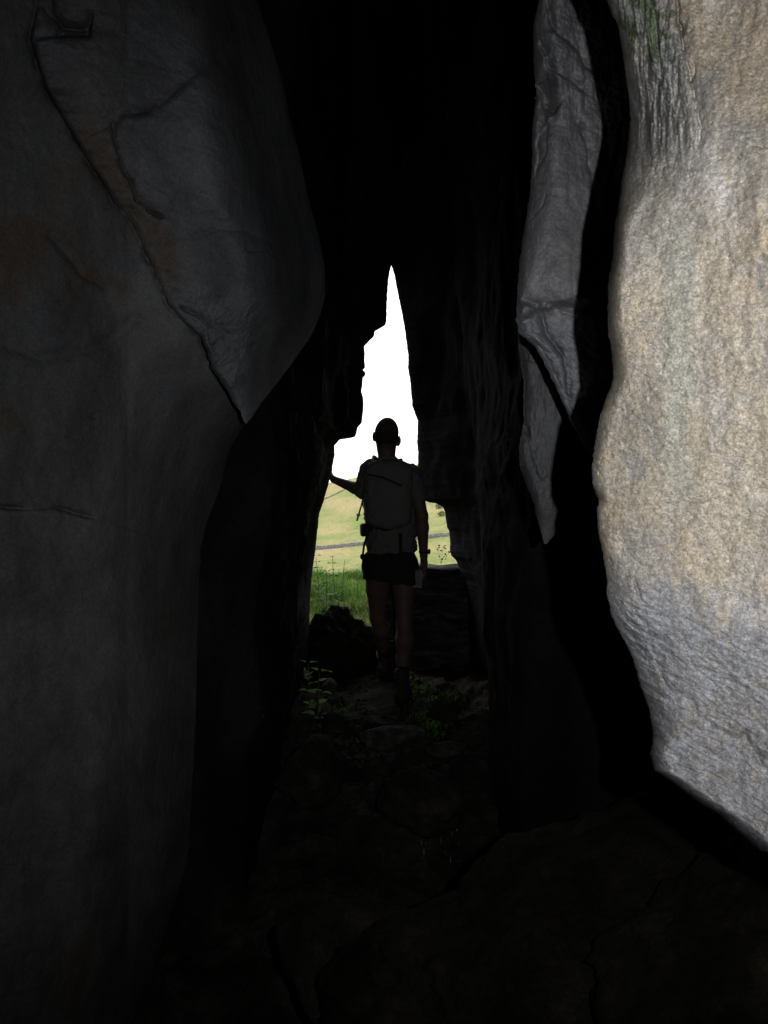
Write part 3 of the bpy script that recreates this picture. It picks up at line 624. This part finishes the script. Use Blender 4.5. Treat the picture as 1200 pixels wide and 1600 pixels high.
# low green cover among the floor stones
n = 1500; cx = np.array([(.24, 4.25), (.30, 4.0), (.36, 4.35), (.2, 4.55), (-.28, 4.2), (.22, 3.1), (-.12, 3.75)]); k = rr.randint(0, len(cx), n)
p = cx[k]+rr.normal(size=(n, 2))*[.05, .07]; pz = floor_z(p[:, 0], p[:, 1])
link('moss', blades_mesh('moss', np.stack([p[:, 0], p[:, 1], pz], -1), .012+.02*rr.uniform(0, 1, n), .003+.002*rr.uniform(0, 1, n), 8, 1.4), M_grass, None, 'low green moss and sprigs between stones on the passage floor', 'moss', None, 'stuff')

M_leaf = leafmat('nettle_leaf', (.10, .21, .045)); M_leafd = leafmat('weed_leaf', (.035, .085, .02), False, .2); M_stem = simple('stem', (.09, .12, .04), .7, .3)
def leaf(base, d, size, wide, droop, roll=0):
    """ovate pointed leaf with a serrated margin, folded on its midrib"""
    d = np.array(d, float); d /= np.linalg.norm(d); side = np.cross(d, [0, 0, 1]); side /= np.linalg.norm(side)+1e-9; up = np.cross(side, d)
    side = side*math.cos(roll)+up*math.sin(roll); up = np.cross(side, d)
    m = 13; t = np.linspace(0, 1, m); wd = wide*size*(np.sin(math.pi*t**.62))**.9*(1+.12*(np.arange(m) % 2)); wd[-1] = 0; wd[0] = 0
    c = base+np.outer(t*size, d)-np.outer(droop*size*t*t, [0, 0, 1]); V = np.concatenate([c-wd[:, None]*side+.22*wd[:, None]*up, c, c+wd[:, None]*side+.22*wd[:, None]*up])
    i = np.arange(m-1); q = np.concatenate([np.stack([i, i+1, i+1+m, i+m], -1), np.stack([i+m, i+1+m, i+1+2*m, i+2*m], -1)]); return V, q
def weed(loc, h, pairs, size, wide, label, cat, seed, mat=None, name='nettle', lean=(0, 0), start=.25, droop=.35, group=None, taper=.5, petiole=.12):
    rr = np.random.RandomState(seed); root = empty(name, loc, label, cat, group)
    t = np.linspace(0, 1, 9); st = np.stack([lean[0]*h*t**1.6+.01*h*np.sin(5*t), lean[1]*h*t**1.6, h*t-.03], -1)
    V, q = tube(st, .0048*(1-.6*t)*min(1, h*2.5+.2), 6); link('stem', mesh_from('stem', V, [q]), M_stem, root)
    Vs, Q, o = [], [], 0
    for k in range(pairs):
        f = start+(1-start)*k/(pairs-1) if pairs > 1 else 1; c = np.array([np.interp(f, t, st[:, j]) for j in range(3)]); az = k*1.45+rr.uniform(-.3, .3)+seed
        s = size*(1-taper*max(0, f-.35)/.65)*rr.uniform(.8, 1.15)
        for sg in (0, math.pi):
            d = np.array([math.cos(az+sg), math.sin(az+sg), .35]); b = c+d*s*petiole*2
            V, q = leaf(b, d, s, wide, droop*rr.uniform(.6, 1.3), rr.uniform(-.4, .4)); Vs.append(V); Q.append(q+o); o += len(V)
    link('leaves', mesh_from('leaves', np.concatenate(Vs), [np.concatenate(Q)], False), mat or M_leaf, root); return root
def ground_at(px, Y): x_ = px2x(px, Y); return (x_, Y, float(terr(np.array([x_]), np.array([Y]))[0]))
def fl_at(px, Y): x_ = px2x(px, Y); return (x_, Y, float(floor_z(np.array([x_]), np.array([Y]))[0]))
weed(fl_at(496, 4.12), .30, 5, .085, .36, 'young nettle with broad green leaves rooted at the foot of the left wall', 'plant', 3, lean=(.05, 0), start=.15, taper=.1)
weed(fl_at(484, 4.18), .36, 4, .072, .36, 'green nettle half hidden by the left wall edge', 'plant', 8, lean=(-.02, 0), start=.3, taper=.1)
weed(fl_at(500, 3.98), .12, 3, .035, .4, 'low small leaved sprig in front of the young nettle', 'plant', 5, start=.3, taper=.1)
weed(at(607, 1022, 4.98), .12, 2, .045, .4, 'single green leafed sprig seen between the hiker\'s calves', 'plant', 4, start=.6, taper=0)
weed(ground_at(523, 6.2), .50, 8, .10, .40, 'tallest flowering nettle standing in the grass outside', 'plant', 13, M_leafd, lean=(-.03, 0), start=.2, taper=.5)
weed(ground_at(509, 6.0), .40, 7, .085, .38, 'nettle left of the tallest one in the grass outside', 'plant', 17, M_leafd, lean=(.03, 0), start=.2, taper=.5)
weed(ground_at(498, 6.4), .48, 8, .08, .36, 'thin nettle nearest the left rock edge outside', 'plant', 19, M_leafd, lean=(-.04, 0), start=.2, taper=.5)
weed(ground_at(534, 6.7), .40, 6, .05, .3, 'slender weed right of the tallest nettle outside', 'plant', 23, M_leafd, lean=(.08, 0), start=.45, taper=.7)
weed(ground_at(558, 6.6), .34, 6, .02, .14, 'thin seeding stalk beside the hiker\'s hip', 'plant', 29, M_leafd, name='grass_stalk', start=.75, taper=.2)
weed(ground_at(678, 5.75), .34, 6, .05, .12, 'narrow leaved weed right of the hiker\'s wrist', 'plant', 31, M_grass if False else M_leaf, name='weed', start=.2, taper=.2, droop=.2)
# sprig of round paired leaflets
def sprig():
    c = at(689, 884, 5.85); root = empty('weed', c, 'sprig of small round dark leaflets above the rock ledge', 'plant'); Vs, Q, o = [], [], 0; S = 5.85/F
    spots = [(-8, 28), (-2, 27), (-2, 31), (3, 29), (6, 31), (8, 27), (-6, 24), (-1, 23), (3, 22), (8, 22), (11, 21), (-4, 18), (1, 18), (5, 18), (11, 17), (-1, 14), (4, 13), (8, 14), (3, 10), (7, 10)]
    for k, (u, v) in enumerate(spots):
        V, q = leaf(np.array([u*S, .02*math.sin(k*2.3), v*S]), (math.cos(k*1.9), math.sin(k*1.9)*.6, .5), .021, .42, .2, k*.8); Vs.append(V); Q.append(q+o); o += len(V)
    link('leaves', mesh_from('leaves', np.concatenate(Vs), [np.concatenate(Q)], False), M_leafd, root)
    Vs, Q, o = [], [], 0
    for tip in ((-5, 28), (4, 29), (9, 22)):
        V, q = tube([(0, 0, -.1), (0, 0, 3*S), (tip[0]*.4*S, 0, 12*S), (tip[0]*S, 0, tip[1]*S)], [.0016, .0014, .001, .0006], 5); Vs.append(V); Q.append(q+o); o += len(V)
    link('stem', mesh_from('stem', np.concatenate(Vs), [np.concatenate(Q)]), M_stem, root)
sprig()

# ------------------------------------------------------------------ SDF modelling for the hiker
class SDF:
    def __init__(s, lo, hi, h):
        s.lo = np.array(lo, float); s.h = h; s.n = np.ceil((np.array(hi)-s.lo)/h).astype(int)+1; s.D = np.full(s.n, .5, np.float32)
    def sub(s, lo, hi):
        a = np.clip(np.floor((np.array(lo)-s.lo)/s.h).astype(int), 0, s.n); b = np.clip(np.ceil((np.array(hi)-s.lo)/s.h).astype(int)+1, 0, s.n)
        sl = tuple(slice(a[k], b[k]) for k in range(3)); ax = [s.lo[k]+np.arange(a[k], b[k])*s.h for k in range(3)]
        return sl, np.stack(np.meshgrid(*ax, indexing='ij'), -1).astype(np.float32)
    def add(s, sl, d, k):
        D = s.D[sl]
        if k > 0:
            h = np.clip(.5+.5*(D-d)/k, 0, 1); s.D[sl] = D*(1-h)+d*h-k*h*(1-h)
        else: s.D[sl] = np.minimum(D, d)
    def cone(s, a, b, ra, rb, k=.02, sc=(1, 1, 1)):
        a, b = np.array(a, float), np.array(b, float); r_ = max(ra, rb)*max(1, max(sc))+k*1.5+.02
        sl, P = s.sub(np.minimum(a, b)-r_, np.maximum(a, b)+r_)
        S = np.array(sc); p = (P-a)/S; ba = (b-a)/S; t = np.clip((p@ba)/(ba@ba+1e-9), 0, 1)
        d = (np.linalg.norm(p-t[..., None]*ba, axis=-1)-(ra+(rb-ra)*t))*min(sc); s.add(sl, d.astype(np.float32), k); return s
    def chain(s, pts, k=.02, sc=(1, 1, 1)):
        for (a, ra), (b, rb) in zip(pts[:-1], pts[1:]): s.cone(a, b, ra, rb, k, sc)
        return s
    def ell(s, c, r, k=.02, rot=0, tilt=0):
        c = np.array(c, float); r = np.array(r, float); sl, P = s.sub(c-max(r)-k-.02, c+max(r)+k+.02); p = P-c
        if rot: p = np.stack([p[..., 0]*math.cos(rot)+p[..., 1]*math.sin(rot), -p[..., 0]*math.sin(rot)+p[..., 1]*math.cos(rot), p[..., 2]], -1)
        if tilt: p = np.stack([p[..., 0]*math.cos(tilt)-p[..., 2]*math.sin(tilt), p[..., 1], p[..., 0]*math.sin(tilt)+p[..., 2]*math.cos(tilt)], -1)
        q = np.linalg.norm(p/r, axis=-1); d = q*(q-1)/(np.linalg.norm(p/r**2, axis=-1)+1e-6); s.add(sl, d.astype(np.float32), k); return s
    def box(s, c, r, rad=.02, k=.01, rot=0):
        c = np.array(c, float); r = np.array(r, float); m = np.linalg.norm(r)+k+.02; sl, P = s.sub(c-m, c+m); p = P-c
        if rot: p = np.stack([p[..., 0]*math.cos(rot)+p[..., 1]*math.sin(rot), -p[..., 0]*math.sin(rot)+p[..., 1]*math.cos(rot), p[..., 2]], -1)
        q = np.abs(p)-(r-rad); d = np.linalg.norm(np.maximum(q, 0), axis=-1)+np.minimum(q.max(-1), 0)-rad; s.add(sl, d.astype(np.float32), k); return s
    def cut(s, fn):
        sl, P = s.sub(s.lo, s.lo+s.n*s.h); s.D = np.maximum(s.D, fn(P[..., 0], P[..., 1], P[..., 2]).astype(np.float32)); return s
    def wob(s, amp, f, seed=0):
        m = np.abs(s.D) < .03; idx = np.argwhere(m); P = s.lo+idx*s.h; s.D[m] += (amp*fbm(P*f+seed, 3)).astype(np.float32); return s
    def mesh(s, name, org):
        D = s.D; D[0], D[-1], D[:, 0], D[:, -1], D[:, :, 0], D[:, :, -1] = (.1,)*6
        I_ = D < 0; nx, ny, nz = D.shape; c = I_[:-1, :-1, :-1].astype(np.int8)*0
        for dx in (0, 1):
            for dy in (0, 1):
                for dz in (0, 1): c = c+I_[dx:nx-1+dx, dy:ny-1+dy, dz:nz-1+dz]
        act = (c > 0) & (c < 8); ids = np.full(act.shape, -1, np.int64); A = np.argwhere(act); ids[act] = np.arange(len(A))
        acc = np.zeros((len(A), 3)); cnt = np.zeros(len(A)); x, y, z = A.T
        for ax in range(3):
            o1, o2 = [k for k in range(3) if k != ax]
            for u in (0, 1):
                for v in (0, 1):
                    p0 = [x, y, z]; p0 = [q.copy() for q in p0]; p0[o1] += u; p0[o2] += v; p1 = [q.copy() for q in p0]; p1[ax] += 1
                    d0 = D[tuple(p0)]; d1 = D[tuple(p1)]; m = (d0 < 0) != (d1 < 0); t = np.where(m, d0/np.where(m, d0-d1, 1), 0)
                    off = np.zeros((len(A), 3)); off[:, o1] = u; off[:, o2] = v; off[:, ax] = t; acc += off*m[:, None]; cnt += m
        V = s.lo+(A+acc/np.maximum(cnt, 1)[:, None])*s.h-np.array(org)
        Q = []
        for ax in range(3):
            o1, o2 = (ax+1) % 3, (ax+2) % 3; sl0 = [slice(None)]*3; sl1 = [slice(None)]*3; sl0[ax] = slice(0, -1); sl1[ax] = slice(1, None)
            cr = I_[tuple(sl0)] != I_[tuple(sl1)]; E = np.argwhere(cr); e = E[(E[:, o1] > 0) & (E[:, o2] > 0)]
            fl_ = I_[tuple(e.T)]
            def g(du, dv): q = e.copy(); q[:, o1] -= du; q[:, o2] -= dv; return ids[tuple(q.T)]
            q = np.stack([g(1, 1), g(0, 1), g(0, 0), g(1, 0)], -1); q[~fl_] = q[~fl_][:, ::-1]; Q.append(q)
        return mesh_from(name, V, [np.concatenate(Q)], True)
GND_R = .045; GND_L = .098
HC = np.array((.016, 4.45, 1.665))
PO = (.04, 4.45, .05)
LS, RS_ = np.array((-.090, 4.56, 1.470)), np.array((.165, 4.40, 1.425))
LE, LW = np.array((-.135, 4.69, 1.335)), np.array((-.338, 4.765, 1.418))
RE, RW = np.array((.232, 4.36, 1.175)), np.array((.246, 4.40, .935))
RK, LK = np.array((.124, 4.38, .515)), np.array((-.042, 4.56, .525))
RA, LA = np.array((.108, 4.335, .155)), np.array((.002, 4.79, .215))
M_skin = simple('skin', (.115, .072, .060), .6, .35, .12, bump=.2, bscale=90)
# body: one continuous surface
S = SDF((-.50, 4.12, .02), (.40, 5.02, 1.84), .005)
S.chain([((.035, 4.44, .93), .125), ((.04, 4.44, 1.05), .115), ((.036, 4.455, 1.22), .135), ((.03, 4.465, 1.38), .135)], .04, (1, .72, 1))
S.cone(LS+(.02, 0, 0), RS_-(.02, 0, 0), .062, .062, .05); S.cone((.022, 4.47, 1.48), (.014, 4.455, 1.60), .058, .053, .03)
S.ell(HC+(0, -.004, .02), (.071, .097, .100), .02, .1, .1); S.ell(HC+(0, .03, -.045), (.057, .068, .075), .03, .1, .1)       # skull, jaw
S.ell(HC+(.005, .098, -.022), (.012, .018, .022), .012); S.cone(HC+(-.02, .094, .012), HC+(.03, .094, .012), .008, .008, .02)   # nose, brow
S.ell(HC+(.004, .090, -.062), (.024, .010, .007), .008)                                                                       # lips
for sg, e in ((-1, HC+(-.0755, .0, .008)), (1, HC+(.077, .0, -.022))):
    S.ell(e-(sg*.002, 0, 0), (.013, .018, .033), .006, -sg*.5, .12); S.ell(e+(sg*.004, -.004, .004), (.007, .013, .022), .006, -sg*.5)
S.chain([(LS, .050), ((LS+LE)/2, .045), (LE, .040)], .02); mid = LE*.7+LW*.3
S.chain([(LE, .039), (mid, .038), (LW, .024)], .015)
S.chain([(RS_, .052), ((RS_+RE)/2+(.006, 0, 0), .045), (RE, .038)], .02); mid = RE*.7+RW*.3
S.chain([(RE, .038), (mid, .039), (RW, .025)], .015)
# left hand flat on the rock edge: palm, four fingers of different length, thumb off its side
pd = LW+np.array((-.030, .050, .030)); S.cone(LW, pd, .020, .024, .012, (1, 1, 1))
S.ell(pd+(-.010, .02, .008), (.022, .040, .040), .012, .4)
for k, (ln, dz) in enumerate(((.060, .034), (.072, .016), (.068, -.004), (.052, -.022))):
    b0 = pd+np.array((-.016, .045, dz)); b1 = b0+np.array((-.008, .6*ln, .28*ln)); b2 = b1+np.array((-.012, .42*ln, .10*ln)); S.chain([(b0, .0088), (b1, .0078), (b2, .0066)], .004)
b0 = pd+np.array((-.002, .0, .030)); S.chain([(b0, .011), (b0+(.004, .018, .030), .009), (b0+(.0, .036, .048), .0075)], .006)
# right hand hanging, fingers curled round the booklet
ph = RW+np.array((.002, -.002, -.058)); S.cone(RW, ph+(0, 0, .01), .021, .023, .012); S.ell(ph+(0, 0, -.012), (.020, .036, .046), .012, .2)
for k, (ln, dy) in enumerate(((.066, -.028), (.074, -.009), (.069, .010), (.054, .028))):
    b0 = ph+np.array((.004, dy, -.048)); b1 = b0+np.array((-.008, 0, -.48*ln)); b2 = b1+np.array((-.42*ln, 0, -.18*ln)); b3 = b2+np.array((-.28*ln, 0, .12*ln)); S.chain([(b0, .0092), (b1, .0084), (b2, .0076), (b3, .0066)], .004)
b0 = ph+np.array((-.010, -.030, .0)); S.chain([(b0, .012), (b0+(-.022, -.010, -.030), .0095), (b0+(-.040, -.004, -.052), .008)], .006)
HLp, HRp = np.array((-.035, 4.46, .875)), np.array((.112, 4.42, .87))
S.chain([(HLp, .092), (HLp*.55+LK*.45-(.006, 0, 0), .069), (LK, .050)], .02); S.chain([(HRp, .090), (HRp*.55+RK*.45+(.006, 0, 0), .067), (RK, .050)], .02)
S.chain([(LK, .050), (LK*.72+LA*.28+(.012, -.014, 0), .056), (LK*.4+LA*.6, .042), (LA, .031)], .02)
S.chain([(RK, .050), (RK*.72+RA*.28+(.006, -.016, 0), .057), (RK*.4+RA*.6, .042), (RA, .031)], .02)
S.cone(LA, LA+(.0, .11, -.06), .034, .028, .02); S.cone(RA, RA+(.02, .12, -.055), .034, .028, .02)
person = empty('person', PO, 'hiker in cap and shorts seen from behind, one hand on the rock', 'person')
link('body', S.mesh('body', PO), M_skin, person)
# shirt
M_shirt = simple('shirt', (.13, .125, .12), .9, .15, .15, bump=.4, bscale=300)
T = SDF((-.32, 4.16, .86), (.34, 4.86, 1.60), .006)
T.chain([((.045, 4.44, .93), .138), ((.048, 4.44, 1.05), .138), ((.045, 4.455, 1.22), .152), ((.034, 4.465, 1.38), .150)], .04, (1.06, .76, 1))
T.cone(LS+(.02, 0, 0), RS_-(.02, 0, 0), .073, .073, .05); T.cone((.022, 4.47, 1.46), (.018, 4.46, 1.545), .066, .060, .03)
T.chain([(LS, .063), ((LS+LE)/2, .060), (LE+(0, -.01, .0), .055)], .02); T.chain([(RS_, .064), ((RS_+RE)/2+(.006, 0, 0), .060)], .02)
T.wob(.016, 14, 4); T.wob(.007, 34, 9); T.cut(lambda x, y, z: np.maximum(.945+.05*(x-.04)-z+.004*np.sin(x*60), z-1.548))
link('shirt', T.mesh('shirt', PO), M_shirt, person)
# shorts
M_shorts = simple('shorts', (.018, .018, .02), .85, .2, .2, bump=.4, bscale=300)
T = SDF((-.20, 4.2, .68), (.30, 4.72, 1.0), .006)
T.cone((.042, 4.44, .89), (.045, 4.44, .955), .142, .130, .04, (1.04, .78, 1))
T.chain([(HLp, .105), (HLp*.55+LK*.45, .092)], .02); T.chain([(HRp, .105), (HRp*.55+RK*.45, .090)], .02)
T.wob(.010, 18, 2); T.cut(lambda x, y, z: np.maximum(.762-z-.10*(x-.05)+.004*np.sin(x*70), z-.955))
link('shorts', T.mesh('shorts', PO), M_shorts, person)
# cap with a short peak
M_cap = simple('cap', (.09, .05, .05), .85, .2, .2, bump=.3, bscale=300)
T = SDF(HC+(-.12, -.15, -.04), HC+(.12, .22, .15), .005)
T.ell(HC+(.0, -.004, .024), (.076, .104, .103), .01, .1, .1); T.cut(lambda x, y, z: (HC[2]+.030-.10*(x-HC[0])-.06*(y-HC[1]))-z)
T.ell(HC+(.006, .115, .035), (.062, .060, .008), .006)
link('cap', T.mesh('cap', PO), M_cap, person)
M_hair = simple('hair', (.035, .022, .015), .8, .3, .3, bump=.8, bscale=400)
T = SDF(HC+(-.12, -.15, -.10), HC+(.12, .16, .12), .005)
T.ell(HC+(0, -.006, .018), (.075, .101, .103), .01, .1, .1); T.cut(lambda x, y, z: np.maximum(np.maximum(HC[2]-.045-z, (y-HC[1])-.03), z-HC[2]-.05))
link('hair', T.mesh('hair', PO), M_hair, person)
# sunglasses
M_glass = simple('black_gloss', (.015, .015, .015), .15, .6)
T = SDF(HC+(-.11, -.04, -.04), HC+(.12, .13, .06), .004)
for sg in (-1, 1):
    T.cone(HC+(sg*.083, -.005, .022-sg*.012), HC+(sg*.070, .090, .014-sg*.01), .0038, .0038, 0); T.ell(HC+(sg*.034+.004, .098, .008), (.028, .007, .020), .002)
T.cone(HC+(-.02, .102, .012), HC+(.02, .102, .012), .003, .003, .002)
link('sunglasses', T.mesh('sunglasses', PO), M_glass, person)
# boots with socks
M_boot = simple('boot_leather', (.022, .019, .017), .7, .3, .2, bump=.5, bscale=120); M_sole = simple('boot_sole', (.012, .012, .012), .9, .2); M_sock = simple('sock', (.02, .02, .022), .95, .1)
for A_, g_, yaw in ((LA, GND_L, .0), (RA, GND_R, .16)):
    hx_, hy_ = math.sin(yaw), math.cos(yaw); f = np.array((hx_, hy_, 0)); base = np.array((A_[0], A_[1], g_))
    T = SDF(base+(-.12, -.12, -.01), base+(.16, .27, .26), .005)
    T.cone((A_[0], A_[1], g_+.17), tuple(base+(0, 0, .06)), .048, .043, .02); T.cone(base+(0, 0, .045)-f*.03, base+f*.15+(0, 0, .035), .040, .040, .03, (1, 1, .85)); T.cone(base+(0, 0, .085)+f*.02, base+f*.11+(0, 0, .05), .036, .034, .02)
    T.cut(lambda x, y, z: g_+.012-z); b_ = link('boot', T.mesh('boot', PO), M_boot, person)
    T = SDF(base+(-.12, -.12, -.02), base+(.16, .27, .06), .005)
    T.cone(base+(0, 0, .012)-f*.032, base+f*.155+(0, 0, .012), .045, .045, .02, (1, 1, .5)); T.cut(lambda x, y, z: np.maximum(g_-.002-z, z-g_-.024)); link('sole', T.mesh('sole', PO), M_sole, b_)
    T = SDF(base+(-.08, -.09, .12), base+(.08, .09, .30), .005); top = (LK if g_ == GND_L else RK)*.25+A_*.75
    T.cone(tuple(A_), tuple(top), .040, .041, .01); T.cut(lambda x, y, z: z-(g_+.235)); link('sock', T.mesh('sock', PO), M_sock, person)
# watch
T = SDF(RW+(-.05, -.05, -.03), RW+(.06, .05, .06), .004); T.cone(RW+(0, 0, .012), RW+(0, 0, .030), .031, .031, 0); T.cut(lambda x, y, z: np.abs(z-RW[2]-.021)-.011); T.ell(RW+(.033, 0, .020), (.010, .019, .019), .004)
link('wristwatch', T.mesh('wristwatch', PO), M_glass, person)

# ------------------------------------------------------------------ rucksack: a thing of its own
BO = (.03, 4.30, 1.1)
pack = empty('backpack', BO, 'slim grey backpack worn on the hiker\'s back, hip belt fastened', 'backpack')
M_pack = simple('pack_cloth', (.135, .128, .122), .85, .2, .15, bump=.5, bscale=260); M_web = simple('webbing', (.02, .02, .022), .8, .25); M_buckle = simple('buckle', (.45, .45, .45), .35, .5)
T = SDF((-.20, 4.12, 1.04), (.26, 4.46, 1.56), .005)
T.box((.030, 4.325, 1.30), (.142, .055, .19), .052, .0, -.12); T.ell((.03, 4.29, 1.25), (.115, .045, .15), .05, -.12); T.ell((.028, 4.33, 1.475), (.120, .050, .045), .04)
T.wob(.010, 12, 3); T.wob(.005, 30, 5)
body_ = link('pack_body', T.mesh('pack_body', BO), M_pack, pack)
def web(name, pts, w_, th, mat, parent, org=BO, label=None):
    pts = np.array(pts, float); n = 24; k = np.linspace(0, 1, len(pts)); s = np.linspace(0, 1, n); P = np.stack([np.interp(s, k, pts[:, j]) for j in range(3)], -1)
    for _ in range(3): P[1:-1] = (P[:-2]+2*P[1:-1]+P[2:])/4
    V = []
    T_ = np.gradient(P, axis=0)
    for i in range(n):
        t = T_[i]/np.linalg.norm(T_[i]); nn = P[i]-np.array((.03, 4.46, P[i, 2])); nn /= np.linalg.norm(nn)+1e-9; sd = np.cross(t, nn); sd /= np.linalg.norm(sd)+1e-9; nn = np.cross(sd, t)
        V.append([P[i]+sd*w_+nn*th, P[i]-sd*w_+nn*th, P[i]-sd*w_-nn*th, P[i]+sd*w_-nn*th])
    me = closed_loft(name, np.array(V)-np.array(org)); me.polygons.foreach_set('use_smooth', np.zeros(len(me.polygons), bool)); return link(name, me, mat, parent, label)
web('shoulder_strap', [(-.035, 4.33, 1.47), (-.055, 4.38, 1.520), (-.068, 4.48, 1.538), (-.085, 4.58, 1.50), (-.095, 4.63, 1.40), (-.13, 4.60, 1.27), (-.115, 4.45, 1.17)], .026, .006, M_web, pack)
web('shoulder_strap', [(.09, 4.32, 1.46), (.10, 4.36, 1.505), (.112, 4.46, 1.512), (.125, 4.55, 1.47), (.135, 4.58, 1.35), (.15, 4.52, 1.2), (.135, 4.38, 1.13)], .026, .006, M_web, pack)
web('compression_strap', [(-.095, 4.268, 1.425), (.0, 4.235, 1.405), (.07, 4.235, 1.37), (.14, 4.262, 1.345)], .006, .003, M_web, body_)
hb = [(-.125+0, 4.46, 1.09)]
ang = np.linspace(0, 2*math.pi, 17)
web('hip_belt', [(.036+.152*math.cos(a), 4.445+.122*math.sin(a), 1.105+.008*math.cos(a)) for a in ang], .020, .006, M_web, pack)
T = SDF((-.19, 4.30, 1.0), (-.07, 4.50, 1.16), .005); T.box((-.122, 4.40, 1.088), (.022, .05, .040), .016, 0, .2); T.wob(.006, 30, 2); link('hip_pouch', T.mesh('hip_pouch', BO), M_web, pack)
web('lower_strap', [(-.10, 4.36, 1.06), (-.122, 4.36, 1.0), (-.13, 4.37, .94)], .008, .003, M_web, pack)
web('lower_strap', [(.10, 4.32, 1.07), (.102, 4.31, 1.0), (.10, 4.32, .90)], .010, .003, M_web, pack)
T = SDF((-.17, 4.30, .88), (-.09, 4.44, .98), .005); T.ell((-.130, 4.37, .925), (.018, .02, .020), .004); link('toggle', T.mesh('toggle', BO), M_web, pack)
ds = web('hanging_strap', [(-.135, 4.42, 1.27), (-.142, 4.40, 1.235), (-.155, 4.39, 1.19), (-.168, 4.39, 1.145)], .007, .0035, M_web, pack)
T = SDF((-.19, 4.36, 1.15), (-.13, 4.42, 1.21), .003); T.box((-.158, 4.388, 1.182), (.012, .006, .008), .003, 0); link('buckle', T.mesh('buckle', BO), M_buckle, ds)
web('side_cord', [(-.128, 4.42, 1.26), (-.122, 4.415, 1.20), (-.115, 4.41, 1.13)], .003, .002, M_buckle, pack)
# booklet in the right hand
KO = (.20, 4.37, .80)
M_book = simple('booklet_cover', (.13, .125, .13), .4, .5, .15)
book = link('booklet', None, None) if False else None
bm = bmesh.new(); bmesh.ops.create_cube(bm, size=1); bmesh.ops.scale(bm, vec=(.115, .010, .105), verts=bm.verts); bmesh.ops.bevel(bm, geom=bm.edges[:], offset=.002, segments=2, affect='EDGES')
bme = bpy.data.meshes.new('cover'); bm.to_mesh(bme); bm.free()
book = empty('booklet', (.176, 4.365, .795), 'grey map booklet in a clear sleeve held low in the hiker\'s right hand', 'booklet'); book.rotation_euler = (0, R(4), R(-12)); link('cover', bme, M_book, book)
bm = bmesh.new(); bmesh.ops.create_cube(bm, size=1); bmesh.ops.scale(bm, vec=(.108, .007, .098), verts=bm.verts); bme = bpy.data.meshes.new('pages'); bm.to_mesh(bme); bm.free()
pg = link('pages', bme, simple('paper', (.6, .6, .58), .8), book); pg.location = (.004, .003, -.006)
